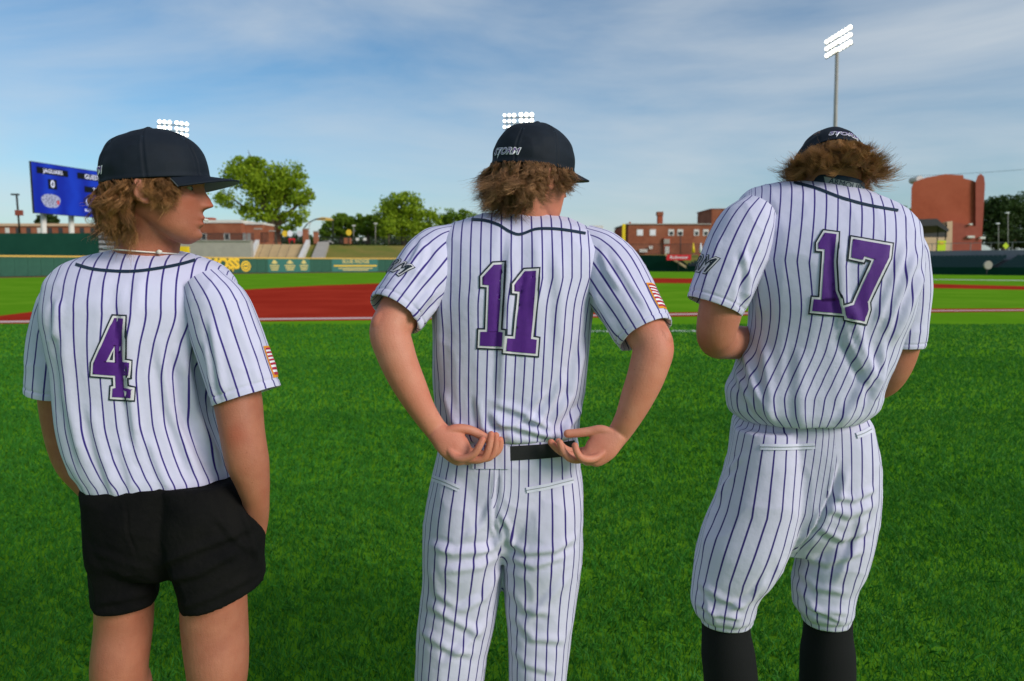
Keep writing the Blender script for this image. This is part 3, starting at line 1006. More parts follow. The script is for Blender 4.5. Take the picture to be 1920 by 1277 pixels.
def shoe(person, ankle, az):
    m = Matrix.Translation((ankle[0], ankle[1], 0)) @ Matrix.Rotation(-rad(az), 4, 'Z')
    R = []
    for y, w, z0, z1 in ((-.075, .022, .012, .07), (-.06, .036, .008, .105), (0, .04, .008, .11), (.06, .044, .008, .085), (.12, .048, .008, .06), (.17, .042, .010, .045), (.195, .018, .014, .035)):
        R.append((np.array([0, y, (z0 + z1) / 2]), np.array([w, 0, 0]), np.array([0, 0, -(z1 - z0) / 2]), 2.6))
    s = Surf(R, 28, 30)
    V, F = s.closed()
    o = mesh_obj('shoe', xf(m, V), F, 'shoe'); keep(o, person)
    R = [(np.array([0, y, .008]), np.array([w, 0, 0]), np.array([0, 0, -.008]), 3) for y, w in ((-.08, .025), (-.06, .038), (0, .042), (.06, .046), (.12, .05), (.17, .044), (.2, .02))]
    V, F = Surf(R, 20, 20).closed()
    so = mesh_obj('sole', xf(m, V), F, 'sole'); so.parent = o

# ================================================================== the large setting comes from build_setting(), called here
def build_people():
    person_four(); person_eleven(); person_seventeen()

# ------------------------------------------------------------------ player in black shorts, number 4
def person_four():
    Y = 1.52
    per = empty('person', tuple(G(300, 1500)[:2] * 0 + np.array([P(300, 900, Y)[0], Y])) + (0,),
                'player in black shorts and striped jersey 4, hand in pocket, smiling in profile', 'person', 'baseball players seen from behind')
    yaw = -13
    rows = [(268, 470, 62, .060, 2.0), (268, 478, 92, .078, 2.0), (268, 490, 135, .094, 2.1), (265, 508, 165, .106, 2.2), (262, 535, 182, .116, 2.3), (258, 580, 184, .124, 2.4),
            (252, 640, 166, .128, 2.4), (250, 700, 152, .126, 2.4), (255, 770, 151, .122, 2.4), (268, 825, 152, .12, 2.4), (284, 866, 150, .12, 2.4), (296, 890, 146, .118, 2.4), (298, 901, 142, .113, 2.4), (298, 905, 130, .10, 2.4), (298, 895, 110, .09, 2.4)]
    yoff = [.045, .04, .03, .02, .008, 0, 0, 0, 0, 0, 0, 0, 0, 0, 0]
    R = [ringpx(x, y, hw, Y + dy, b, 0, yaw, e, .0) for (x, y, hw, b, e), dy in zip(rows, yoff)]
    s = Surf(R, 168, 150)
    chest = int(np.argmin(np.abs(s.t - s.knots[5])))
    st = torso_stripes(s, chest)
    folds = [([(228, 540), (236, 620), (246, 740), (262, 860)], 9, .009), ([(262, 520), (250, 600), (246, 660)], 8, .005), ([(330, 640), (352, 760), (410, 880)], 13, .008), ([(300, 640), (318, 760), (372, 900)], 11, .007),
             ([(385, 600), (378, 680), (398, 760)], 9, .008), ([(120, 620), (128, 740), (160, 880)], 12, .006), ([(170, 760), (190, 850), (215, 925)], 11, .005), ([(355, 590), (345, 690), (372, 800), (425, 900)], 11, .006),
             ([(280, 820), (300, 880), (320, 925)], 9, .004), ([(230, 830), (245, 890), (250, 925)], 9, .004), ([(110, 560), (104, 640)], 9, .005)]
    jersey, JV, JF = garment('jersey', s, 'jersey4', per, st, folds, .0022, (13, 13, 4.5), 1)
    sR, oR, rV, rF = sleeve(jersey, [(385, 535, 40), (408, 572, 56), (428, 635, 62), (448, 695, 63), (463, 742, 64)], [1.49, 1.475, 1.465, 1.46, 1.455], [.055, .07, .074, .074, .072],
                            [([(395, 600), (410, 680), (420, 750)], 8, .006), ([(440, 590), (470, 660), (490, 730)], 9, .003), ([(385, 640), (395, 700), (405, 765)], 7, .005)], 3)
    sleeve(jersey, [(137, 540, 38), (121, 575, 46), (108, 630, 47), (100, 690, 45), (95, 738, 43)], [1.58, 1.585, 1.59, 1.59, 1.59], [.05, .064, .068, .068, .066], [], 4)
    bv = bvh_of(JV, JF.tolist())
    number_decals([[(214, 596), (231, 597), (232, 678), (241, 680), (240, 704), (234, 704), (236, 727), (247, 730), (246, 746), (211, 744), (212, 728), (217, 727), (216, 704), (175, 701), (176, 681)]],
                  bv, jersey, [[(215, 648), (215, 679), (200, 678)]])
    decal_px('collar_piping', curve_fill([stroke([(142, 496), (170, 504), (205, 508), (250, 509), (300, 503), (345, 494), (366, 488)], 5.5)]), bv, .0018, 'navy_trim', jersey, 6)
    # flag patch on the right sleeve
    flag_patch(sR, oR, math.pi * .10, .70)
    Hm = head_matrix(P(295, 353, 1.50), 76, 2, 0, .93)
    # neck, shoulders, arms, legs
    hd = lambda p: np.array((Hm @ Vector(p)))
    Yn = Y + .02
    neck = limb([(*P(272, 520, Yn), .075, .07), (*P(275, 480, Yn), .064, .064), (*P(284, 440, Yn - .005), .0575, .06), (*hd((0, -.012, -.03)), .053, .056)], 20, 32, False, True)
    core = Surf([ringpx(262, 500, 90, Y + .02, .05, 0, yaw), ringpx(262, 540, 140, Y + .01, .075, 0, yaw), ringpx(258, 640, 130, Y, .09, 0, yaw), ringpx(270, 800, 115, Y, .085, 0, yaw), ringpx(300, 950, 115, Y, .085, 0, yaw), ringpx(310, 1040, 110, Y, .08, 0, yaw)], 40, 30)
    m = mpp(1.46, 800)
    armR = limb([(*P(398, 565, 1.48), .05, .05), (*P(425, 660, 1.46), .05, .05), (*P(446, 750, 1.45), .0475, .05), (*P(455, 815, 1.44), .044, .046), (*P(463, 860, 1.44), .043, .044), (*P(474, 905, 1.447), .034, .036), (*P(480, 945, 1.462), .027, .027), (*P(474, 985, 1.48), .030, .02), (*P(464, 1030, 1.485), .030, .018)], 44, 30)
    armL = limb([(*P(130, 560, 1.585), .05, .05), (*P(112, 680, 1.60), .046, .046), (*P(115, 780, 1.61), .042, .042), (*P(135, 860, 1.62), .040, .040), (*P(185, 940, 1.62), .028, .028), (*P(205, 1000, 1.62), .036, .02)], 40, 28)
    zk = .46
    legL = limb([(*P(240, 985, Y + .01), .07, .08), (*P(234, 1080, Y), .060, .076), (*P(233, 1160, Y), .0595, .076), (*P(228, 1277, Y), .0575, .074), (P(226, 1277, Y)[0], Y + .02, .50, .053, .062), (P(226, 1277, Y)[0], Y + .0, .36, .052, .06), (P(226, 1277, Y)[0], Y + .03, .10, .032, .036), (P(226, 1277, Y)[0], Y + .04, .05, .035, .04)], 50, 36)
    legR = limb([(*P(375, 985, Y - .02), .07, .08), (*P(398, 1080, Y - .03), .067, .08), (*P(402, 1160, Y - .03), .069, .082), (*P(408, 1277, Y - .03), .0605, .076), (P(408, 1277, Y)[0], Y - .01, .50, .053, .062), (P(408, 1277, Y)[0], Y - .03, .36, .052, .06), (P(408, 1277, Y)[0], Y, .10, .032, .036), (P(408, 1277, Y)[0], Y + .01, .05, .035, .04)], 50, 36)
    body_mesh(per, [neck, core, armR, armL, legL, legR], Hm, 'skin_a', .003, [(P(443, 815, 1.40), .022, .6)])
    shoe(per, (P(226, 1277, Y)[0], Y + .05), 10); shoe(per, (P(408, 1277, Y)[0], Y + .02), 25)
    # shorts: hips and two short legs
    tl = Surf([ringpx(228, 900, 70, Y, .095, 0, yaw), ringpx(228, 945, 74, Y, .108, 0, yaw), ringpx(229, 1010, 73, Y, .115, 0, yaw), ringpx(232, 1070, 66, Y, .105), ringpx(234, 1113, 64, Y, .100), ringpx(234, 1117, 64, Y, .100)], 48, 44)
    tr = Surf([ringpx(372, 900, 70, Y - .03, .095, 0, yaw), ringpx(384, 930, 80, Y - .03, .108, 0, yaw), ringpx(396, 962, 100, Y - .03, .112, 0, yaw), ringpx(403, 1020, 96, Y - .03, .116, -4), ringpx(413, 1072, 87, Y - .03, .108, -14), ringpx(417, 1094, 86, Y - .03, .106, -17), ringpx(418, 1098, 86, Y - .03, .106, -17)], 48, 44)
    pv = Surf([ringpx(297, 880, 125, Y - .01, .095, 0, yaw, 2.4), ringpx(297, 905, 144, Y - .01, .110, 0, yaw, 2.4), ringpx(302, 955, 146, Y - .01, .117, 0, yaw, 2.4), ringpx(310, 1015, 140, Y - .01, .112, 0, yaw, 2.3), ringpx(308, 1064, 90, Y - .01, .08, 0, yaw, 2.0)], 60, 34)
    folds = [([(235, 940), (240, 1000), (256, 1045)], 3, -.004), ([(300, 1060), (340, 1040), (420, 1010), (470, 985)], 10, .007), ([(310, 1085), (370, 1075), (450, 1030)], 10, .006), ([(300, 1090), (250, 1085), (180, 1060)], 11, .006), ([(295, 1075), (230, 1060), (165, 1030)], 10, .004),
             ([(330, 1140), (390, 1120), (480, 1075)], 9, .004), ([(400, 960), (440, 1010), (485, 1040)], 9, .005), ([(180, 1130), (240, 1120), (290, 1110)], 8, .004), ([(445, 940), (462, 985), (484, 1060)], 6, .006)]
    sh, SV, SF = pants_mesh(per, [tl, tr], pv, ([(0, 0, 0), (0, 0, 1)], [(0, 0, 0), (0, 0, 1)]), [(306, 900), (306, 1277)], folds, .0042, 'black_cloth', name='shorts', wr=.003)
    # chalk scuff on the seat
    bs = bvh_of(SV, SF.tolist())
    # necklace
    a = np.linspace(0, 2 * math.pi, 60)
    c = P(268, 474, Yn)
    ring = np.stack([c[0] + .0735 * np.cos(a) * 1.0, c[1] - .070 * np.sin(a) - .0, c[2] + .004 - .006 * np.cos(a) + .0 * a], -1)
    V, F = tube_local(ring, .0016, 8)
    nk = mesh_obj('necklace', V, F, 'cord'); keep(nk, per)
    b = np.stack([c[0] + .060 + np.array([-.005, 0, .005]), np.full(3, c[1] - .052), np.full(3, c[2] + .001)], -1)
    V, F = tube_local(b, [.003, .005, .003], 10); bd = mesh_obj('bead', V, F, 'cord'); bd.parent = nk
    make_cap(per, Hm, 7, 'brim_under', True, 1.02)
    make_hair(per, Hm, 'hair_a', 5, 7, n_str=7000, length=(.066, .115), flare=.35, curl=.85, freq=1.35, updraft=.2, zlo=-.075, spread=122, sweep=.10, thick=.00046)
    th = xf(Hm, [(-.010, .0985, -.0645), (0, .1015, -.0645), (.012, .0985, -.0645)])
    V, F = tube_local(th, [.002, .003, .002], 8); t = mesh_obj('teeth', V, F, 'tooth'); keep(t, per)

def flag_patch(s, parent, umid, vmid):
    W, H = .040, .060
    o = patch_uv('flag_patch', s, curve_fill([[(-W / 2, -H / 2), (W / 2, -H / 2), (W / 2, H / 2), (-W / 2, H / 2)]]), .006, umid, vmid, .0012, 'flag_orange', parent)
    w, h = W * .80, H * .86
    patch_uv('flag_field', s, curve_fill([[(-w / 2, -h / 2), (w / 2, -h / 2), (w / 2, h / 2), (-w / 2, h / 2)]]), .006, umid, vmid, .0018, 'logo_white', parent)
    for k in range(7):
        y0 = -h / 2 + h * (2 * k) / 13; y1 = y0 + h / 13
        patch_uv('flag_stripe', s, curve_fill([[(-w / 2, y0), (w / 2, y0), (w / 2, y1), (-w / 2, y1)]]), .006, umid, vmid, .0024, 'flag_red', parent)

def sleeve_letters(s, parent, txt, umid, vmid, size=.062, rot=0.0):
    for off, grow, mm in ((.0012, .0042, 'number_dark'), (.0020, .0024, 'number_white'), (.0028, 0, 'number_dark')):
        patch_uv('sleeve_lettering', s, text_fill(txt, size, .35, grow, 1.08), .005, umid, vmid, off, mm, parent, rot)

# ------------------------------------------------------------------ player 11, hands at the belt
def person_eleven():
    Y = 1.70
    per = empty('person', (P(960, 900, Y)[0], Y, 0), 'player in striped jersey 11, long striped pants, both hands tucking at the belt', 'person', 'baseball players seen from behind')
    rows = [(981, 404, 70, .058, 2.0), (981, 409, 88, .072, 2.0), (978, 418, 112, .086, 2.1), (976, 430, 138, .098, 2.2), (974, 448, 160, .108, 2.3), (972, 475, 168, .117, 2.4), (968, 520, 160, .125, 2.5),
            (961, 570, 152, .130, 2.5), (959, 630, 147, .130, 2.5), (956, 700, 144, .126, 2.5), (953, 760, 138, .120, 2.5), (952, 780, 135, .119, 2.5), (953, 797, 133, .120, 2.5), (954, 807, 129, .116, 2.5), (954, 812, 118, .102, 2.5), (954, 802, 100, .09, 2.5)]
    yo = [.05, .046, .036, .026, .015, .006, 0, 0, 0, 0, 0, 0, 0, 0, 0, 0]
    R = [ringpx(x, y, hw, Y + dy, b, 2 if y < 470 else 0, 0, e) for (x, y, hw, b, e), dy in zip(rows, yo)]
    s = Surf(R, 176, 170)
    chest = int(np.argmin(np.abs(s.t - s.knots[6])))
    st = torso_stripes(s, chest)
    folds = [([(960, 445), (952, 520), (945, 640), (938, 760)], 8, .008), ([(972, 442), (975, 520), (965, 600)], 8, -.005), ([(1005, 445), (1010, 520), (1000, 600)], 9, .003), ([(835, 470), (828, 560), (822, 700)], 10, .005),
             ([(930, 755), (985, 775), (1040, 810)], 7, .006), ([(925, 790), (970, 800), (1050, 822)], 7, .008), ([(920, 770), (950, 810), (965, 828)], 7, .007), ([(1095, 640), (1070, 740), (1030, 800)], 9, .007), ([(1060, 700), (1035, 760), (1000, 800)], 8, .005),
             ([(1090, 760), (1062, 800), (1058, 822)], 6, .008), ([(895, 740), (905, 800), (935, 826)], 7, .006), ([(830, 730), (850, 790), (880, 825)], 8, .005), ([(985, 790), (1000, 760), (1020, 735)], 6, .005), ([(950, 800), (980, 785), (1010, 790)], 5, .005), ([(1040, 470), (1052, 560), (1050, 660)], 12, .004)]
    jersey, JV, JF = garment('jersey', s, 'jersey11', per, st, folds, .0022, (13, 13, 5), 7)
    sl, ol, lV, lF = sleeve(jersey, [(862, 452, 38), (832, 474, 54), (800, 512, 62), (770, 550, 57), (740, 589, 53)], [1.715, 1.70, 1.665, 1.628, 1.597], [.055, .073, .080, .077, .070],
                            [([(795, 450), (775, 490), (760, 510)], 6, .005), ([(810, 460), (800, 500), (770, 545)], 6, -.005), ([(815, 540), (790, 570), (765, 612)], 7, .006), ([(820, 570), (800, 600), (775, 622)], 6, .005)], 8)
    sr, orr, rV, rF = sleeve(jersey, [(1085, 457, 40), (1118, 482, 56), (1152, 530, 64), (1184, 582, 58), (1211, 628, 53)], [1.715, 1.70, 1.665, 1.628, 1.597], [.055, .073, .080, .077, .070],
                             [([(1125, 470), (1140, 510), (1165, 545)], 6, .005), ([(1110, 540), (1135, 590), (1165, 640)], 7, .006), ([(1108, 580), (1130, 615), (1160, 650)], 6, .006), ([(1150, 480), (1180, 530), (1215, 580)], 7, .004)], 9)
    sleeve_letters(sl, ol, "STORM", math.pi * 1.01, .60, .046, -.25)
    flag_patch(sr, orr, math.pi * .13, .72)
    bv = bvh_of(JV, JF.tolist())
    number_decals([[(905, 520), (926, 497), (943, 496), (940, 560), (936, 622), (944, 623), (942, 650), (900, 648), (901, 622), (914, 622), (917, 535), (905, 534)],
                   [(963, 534), (985, 509), (1006, 508), (1003, 560), (995, 635), (1006, 637), (1004, 663), (948, 658), (950, 634), (966, 635), (974, 547), (963, 546)]], bv, jersey)
    decal_px('collar_piping', curve_fill([stroke([(884, 412), (910, 414), (935, 422), (955, 434), (972, 440), (985, 437), (1000, 431), (1030, 429), (1076, 434), (1098, 438)], 5)]), bv, .0018, 'navy_trim', jersey, 6)
    Hm = head_matrix(P(1000, 327, 1.72), 52, 8, 3, .94)
    hd = lambda p: np.array((Hm @ Vector(p)))
    neck = limb([(*P(980, 455, Y + .03), .07, .065), (*P(982, 415, Y + .035), .062, .06), (*P(990, 390, Y + .03), .058, .058), (*hd((0, -.012, -.03)), .053, .056)], 20, 32, False, True)
    core = Surf([ringpx(978, 430, 85, Y + .03, .05), ringpx(972, 470, 125, Y + .01, .075), ringpx(962, 560, 120, Y, .09), ringpx(955, 760, 105, Y, .085), ringpx(952, 900, 105, Y, .08), ringpx(950, 980, 100, Y, .075)], 40, 30)
    YL = 1.585
    armL = limb([(*P(838, 478, 1.70), .052, .052), (*P(785, 540, 1.645), .050, .050), (*P(745, 592, 1.595), .047, .048), (*P(732, 620, 1.578), .0455, .046), (*P(742, 662, 1.568), .0425, .043), (*P(769, 725, 1.568), .0365, .037), (*P(798, 778, 1.572), .028, .029), (*P(818, 806, 1.575), .0255, .021), (*P(836, 826, 1.572), .030, .019)], 50, 32)
    armR = limb([(*P(1112, 482, 1.70), .052, .052), (*P(1170, 565, 1.645), .050, .050), (*P(1211, 622, 1.595), .047, .048), (*P(1224, 648, 1.578), .0455, .046), (*P(1216, 690, 1.568), .0425, .043), (*P(1195, 745, 1.568), .0365, .037), (*P(1173, 792, 1.572), .028, .029), (*P(1158, 815, 1.575), .0255, .021), (*P(1140, 832, 1.572), .030, .019)], 50, 32)
    Yh = 1.555
    H = lambda x, y, dz: P(x, y, Yh + dz)
    fl = fingers([[H(832, 826, .006), H(860, 860, -.022), H(890, 850, -.03), H(899, 836, -.03), H(905, 824, -.026)],
                  [H(834, 822, .008), H(874, 860, -.006), H(908, 858, -.014), H(917, 838, -.014), H(921, 814, -.010)],
                  [H(836, 818, .012), H(884, 856, .010), H(921, 855, .004), H(929, 837, .004), H(930, 816, .006)],
                  [H(838, 814, .016), H(892, 849, .026), H(931, 848, .02), H(938, 836, .02), H(938, 824, .02)],
                  [H(832, 812, .008), H(858, 804, .012), H(880, 806, .018), H(902, 816, .022), H(914, 823, .024)]], [.0092, .0096, .0097, .0094, .0118])
    fr = fingers([[H(1150, 830, .006), H(1108, 861, -.022), H(1088, 857, -.032), H(1081, 846, -.032), H(1078, 835, -.028)],
                  [H(1146, 826, .008), H(1098, 860, -.006), H(1068, 859, -.015), H(1056, 846, -.014), H(1050, 830, -.012)],
                  [H(1144, 822, .012), H(1092, 855, .010), H(1060, 851, .004), H(1044, 841, .004), H(1033, 829, .004)],
                  [H(1142, 818, .016), H(1090, 846, .026), H(1064, 844, .02), H(1053, 836, .02), H(1047, 827, .02)],
                  [H(1150, 814, .008), H(1126, 806, .012), H(1106, 809, .014), H(1082, 812, .014), H(1064, 813, .014)]], [.0092, .0096, .0097, .0094, .0118])
    palmL = limb([(*H(822, 812, .012), .024, .018), (*H(846, 832, .006), .034, .018), (*H(866, 850, .004), .030, .018), (*H(878, 856, .004), .02, .016)], 16, 24, True, True)
    palmR = limb([(*H(1156, 818, .012), .024, .018), (*H(1132, 836, .006), .034, .018), (*H(1112, 852, .004), .030, .018), (*H(1100, 857, .004), .02, .016)], 16, 24, True, True)
    elbows = [limb([(*P(730, 588, 1.572), .020, .020), (*P(715, 606, 1.562), .022, .021), (*P(720, 628, 1.558), .018, .018)], 10, 14, True, True), limb([(*P(1228, 616, 1.572), .020, .020), (*P(1241, 634, 1.562), .022, .021), (*P(1237, 656, 1.558), .018, .018)], 10, 14, True, True)]
    legs = [limb([(*P(x0, 900, Y), .08, .085), (*P(x1, 1080, Y), .065, .07), (*P(x2, 1277, Y), .055, .06), (P(x2, 1277, Y)[0], Y, .45, .05, .055), (P(x2, 1277, Y)[0], Y + .03, .09, .032, .036), (P(x2, 1277, Y)[0], Y + .04, .05, .035, .04)], 40, 28) for x0, x1, x2 in ((895, 865, 845), (1010, 1015, 1008))]
    body_mesh(per, [neck, core, armL, armR, palmL, palmR] + elbows + fl + fr + legs, Hm, 'skin_b', .0022,
              [(P(705, 600, 1.56), .03, .55), (P(1250, 645, 1.56), .03, .6), (H(905, 822, -.03), .012, .6), (H(922, 812, -.01), .012, .7), (H(935, 820, .01), .014, .7), (H(1040, 828, 0), .016, .6), (H(1078, 833, -.03), .012, .6), (P(1060, 400, 1.70), .05, .4), (H(850, 835, -.02), .035, .35), (H(1128, 838, -.02), .035, .35), (P(1200, 740, 1.53), .06, .2), (P(765, 720, 1.53), .06, .2)])
    for x in (845, 1008): shoe(per, (P(x, 1277, Y)[0], Y + .05), 8)
    # pants
    tl = Surf([ringpx(884, 850, 62, Y, .09), ringpx(882, 900, 72, Y, .108), ringpx(876, 960, 78, Y, .122), ringpx(868, 1020, 76, Y, .122), ringpx(865, 1090, 73, Y, .108), ringpx(858, 1150, 73, Y, .1), ringpx(847, 1230, 66, Y, .095), ringpx(841, 1290, 62, Y, .092), (np.array([P(840, 1277, Y)[0], Y, .35]), np.array([.075, 0, 0]), np.array([0, -.08, 0])), (np.array([P(840, 1277, Y)[0], Y + .03, .10]), np.array([.072, 0, 0]), np.array([0, -.08, 0]))], 64, 90)
    tr = Surf([ringpx(1020, 850, 62, Y, .09), ringpx(1020, 900, 71, Y, .108), ringpx(1018, 960, 75, Y, .122), ringpx(1018, 1020, 74, Y, .122), ringpx(1015, 1090, 70, Y, .108), ringpx(1013, 1150, 64, Y, .1), ringpx(1010, 1230, 56, Y, .095), ringpx(1008, 1290, 53, Y, .09), (np.array([P(1008, 1277, Y)[0], Y, .35]), np.array([.07, 0, 0]), np.array([0, -.08, 0])), (np.array([P(1008, 1277, Y)[0], Y + .03, .10]), np.array([.07, 0, 0]), np.array([0, -.08, 0]))], 64, 90)
    pv = Surf([ringpx(954, 790, 116, Y, .104, 0, 0, 2.5), ringpx(954, 822, 127, Y, .110, 0, 0, 2.5), ringpx(953, 880, 134, Y, .117, 0, 0, 2.4), ringpx(950, 930, 136, Y, .118, 0, 0, 2.3), ringpx(947, 985, 118, Y, .100, 0, 0, 2.2), ringpx(945, 1040, 60, Y, .06, 0, 0, 2.0)], 80, 40)
    folds = [([(935, 880), (930, 930), (926, 985), (935, 1010)], 4, -.006), ([(925, 935), (905, 985), (870, 1010)], 8, .005), ([(950, 1000), (920, 1030), (850, 1035), (805, 1020)], 9, .009), ([(945, 1030), (900, 1060), (830, 1070)], 9, .007), ([(945, 1005), (990, 1035), (1040, 1030), (1080, 1005)], 9, .008), ([(950, 1040), (1000, 1060), (1060, 1040)], 9, .006),
             ([(938, 960), (955, 990), (960, 1030)], 6, .006), ([(940, 1060), (905, 1120), (850, 1150)], 9, .007), ([(800, 1130), (850, 1160), (905, 1190)], 10, .007), ([(790, 1180), (840, 1215), (890, 1225)], 10, .007), ([(915, 1160), (880, 1200), (830, 1250)], 9, .006), ([(950, 1090), (985, 1140), (1040, 1150)], 10, .006), ([(960, 1150), (1000, 1195), (1060, 1200)], 10, .006), ([(1070, 1080), (1030, 1120), (975, 1180)], 9, .005), ([(955, 1210), (990, 1245), (1040, 1260)], 9, .005), ([(805, 1060), (820, 1110), (860, 1140)], 9, .005)]
    axL = [(P(884, 840, Y)[0], Y, P(884, 840, Y)[2]), (P(872, 1000, Y)[0], Y, P(872, 1000, Y)[2]), (P(865, 1090, Y)[0], Y, P(865, 1090, Y)[2]), (P(841, 1290, Y)[0], Y, P(841, 1290, Y)[2]), (P(840, 1277, Y)[0], Y, 0)]
    axR = [(P(1020, 840, Y)[0], Y, P(1020, 840, Y)[2]), (P(1018, 1000, Y)[0], Y, P(1018, 1000, Y)[2]), (P(1015, 1090, Y)[0], Y, P(1015, 1090, Y)[2]), (P(1008, 1290, Y)[0], Y, P(1008, 1290, Y)[2]), (P(1008, 1277, Y)[0], Y, 0)]
    pants, PV, PF = pants_mesh(per, [tl, tr], pv, (axL, axR), [(926, 830), (922, 930), (938, 1010), (944, 1290)], folds)
    bp = bvh_of(PV, PF.tolist())
    decal_px('belt', curve_fill([stroke([(940, 851), (958, 850), (1050, 843), (1078, 839)], 27)]), bp, .0025, 'belt', per, 6)
    bt = decal_px('belt_tunnel', curve_fill([[(884, 834), (956, 835), (957, 879), (886, 879)]]), bp, .0045, 'pants', pants, 6)
    co = np.empty(len(bt.data.vertices) * 3); bt.data.vertices.foreach_get('co', co)
    at_ = bt.data.attributes.new('stripe', 'FLOAT', 'POINT'); at_.data.foreach_set('value', (co.reshape(-1, 3)[:, 0] + .005).astype(np.float32))
    welt(bp, pants, [(812, 896), (838, 906), (862, 917)]); welt(bp, pants, [(987, 919), (1030, 911), (1074, 900)])
    make_cap(per, Hm, 4, 'brim_olive', True, 1.0)
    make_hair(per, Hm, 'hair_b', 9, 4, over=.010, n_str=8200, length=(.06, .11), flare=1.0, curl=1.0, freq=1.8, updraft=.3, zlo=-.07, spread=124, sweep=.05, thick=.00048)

def welt(bvh, parent, line):
    decal_px('pocket_welt', curve_fill([stroke(line, 11)]), bvh, .0032, 'plain_white', parent, 6)
    decal_px('pocket_gap_shade', curve_fill([stroke(line, 1.6)]), bvh, .0042, M['grey_tape'], parent, 6)  # grey line painting the dark gap of the pocket slit

# ------------------------------------------------------------------ player 17, head bowed
def person_seventeen():
    Y = 1.72
    per = empty('person', (P(1500, 900, Y)[0], Y, 0), 'player in striped jersey 17 with head bowed, knickers and black socks', 'person', 'baseball players seen from behind')
    rows = [(1562, 347, 62, .058, 10, 2.0), (1562, 352, 84, .074, 10, 2.0), (1560, 362, 120, .09, 10, 2.1), (1557, 380, 158, .105, 10, 2.2), (1555, 405, 176, .116, 9, 2.3), (1556, 445, 180, .126, 8, 2.4), (1560, 500, 172, .134, 6, 2.5),
            (1560, 570, 157, .136, 4, 2.5), (1545, 640, 146, .134, 2, 2.5), (1520, 700, 145, .130, 1, 2.5), (1507, 735, 148, .130, 0, 2.4), (1506, 758, 144, .130, -2, 2.3), (1506, 775, 128, .126, -3, 2.2), (1506, 783, 108, .118, -3, 2.2), (1506, 783, 90, .10, -3, 2.2), (1506, 768, 80, .09, -3, 2.2)]
    yo = [.075, .07, .06, .045, .03, .012, 0, -.005, 0, 0, 0, 0, 0, 0, 0, 0]
    yaw = 14
    R = [ringpx(x, y, hw, Y + dy, b, roll, yaw, e) for (x, y, hw, b, roll, e), dy in zip(rows, yo)]
    s = Surf(R, 176, 170)
    chest = int(np.argmin(np.abs(s.t - s.knots[6])))
    st = torso_stripes(s, chest)
    folds = [([(1572, 450), (1575, 540), (1592, 640), (1640, 735)], 9, .010), ([(1592, 560), (1615, 650), (1648, 720)], 9, .008), ([(1420, 440), (1428, 520), (1422, 600)], 9, .007), ([(1720, 470), (1690, 540), (1655, 640)], 9, .008), ([(1700, 460), (1672, 540), (1640, 620)], 9, .006),
             ([(1735, 500), (1700, 580), (1668, 650)], 8, .008), ([(1395, 650), (1412, 720), (1448, 795)], 9, .009), ([(1380, 690), (1400, 740), (1430, 785)], 8, .007), ([(1430, 640), (1440, 720), (1450, 795)], 10, .006), ([(1640, 680), (1600, 760), (1570, 800)], 9, .006), ([(1500, 650), (1498, 720), (1502, 800)], 12, .004), ([(1655, 640), (1652, 700), (1630, 765)], 8, .007)]
    jersey, JV, JF = garment('jersey', s, 'jersey17', per, st, folds, .0024, (13, 13, 5), 12)
    sl, ol, lV, lF = sleeve(jersey, [(1418, 395, 36), (1400, 425, 52), (1378, 475, 60), (1357, 530, 57), (1339, 575, 52)], [1.70, 1.685, 1.67, 1.66, 1.655], [.055, .07, .076, .074, .07],
                            [([(1395, 470), (1402, 520), (1398, 570)], 7, .007), ([(1410, 450), (1400, 500), (1385, 580)], 7, -.004), ([(1350, 440), (1335, 490), (1318, 540)], 8, .003)], 13)
    sr, orr, rV, rF = sleeve(jersey, [(1680, 440, 36), (1692, 480, 44), (1697, 540, 44), (1696, 600, 40), (1694, 650, 34)], [1.80, 1.81, 1.815, 1.82, 1.82], [.055, .066, .07, .068, .064], [([(1720, 520), (1705, 560), (1690, 600)], 7, .006)], 14)
    sleeve_letters(sl, ol, "STORM", math.pi * 1.06, .62, .052, -.1)
    bv = bvh_of(JV, JF.tolist())
    number_decals([[(1534, 457), (1546, 437), (1568, 440), (1565, 490), (1568, 545), (1575, 562), (1580, 588), (1523, 583), (1526, 561), (1540, 562), (1546, 468), (1534, 467)],
                   [(1599, 449), (1668, 461), (1665, 484), (1626, 566), (1627, 580), (1620, 603), (1588, 596), (1584, 576), (1600, 572), (1639, 487), (1620, 481), (1617, 488), (1595, 483)]], bv, jersey)
    decal_px('collar_piping', curve_fill([stroke([(1488, 342), (1530, 353), (1575, 370), (1620, 383), (1672, 393), (1684, 395)], 5)]), bv, .0018, 'navy_trim', jersey, 6)
    Hm = head_matrix(P(1556, 330, 1.80), 8, 47, 4, .94)
    hd = lambda p: np.array((Hm @ Vector(p)))
    neck = limb([(*P(1562, 400, Y + .04), .072, .07), (*P(1562, 360, Y + .06), .062, .062), (*P(1560, 342, Y + .075), .0575, .058), (*hd((0, -.02, -.02)), .053, .055)], 20, 32, False, True)
    core = Surf([ringpx(1560, 370, 90, Y + .05, .05, 9, yaw), ringpx(1557, 420, 135, Y + .02, .075, 8, yaw), ringpx(1558, 540, 125, Y, .09, 4, yaw), ringpx(1520, 700, 110, Y, .085, 0, yaw), ringpx(1505, 850, 105, Y, .085, 0, yaw), ringpx(1500, 930, 100, Y, .08, 0, yaw)], 40, 30)
    armL = limb([(*P(1412, 420, 1.70), .052, .052), (*P(1375, 500, 1.67), .051, .052), (*P(1350, 585, 1.655), .049, .05), (*P(1343, 628, 1.665), .045, .046), (*P(1365, 640, 1.73), .043, .044), (*P(1420, 640, 1.80), .037, .038), (*P(1490, 630, 1.88), .028, .028), (*P(1530, 622, 1.90), .036, .02)], 50, 30)
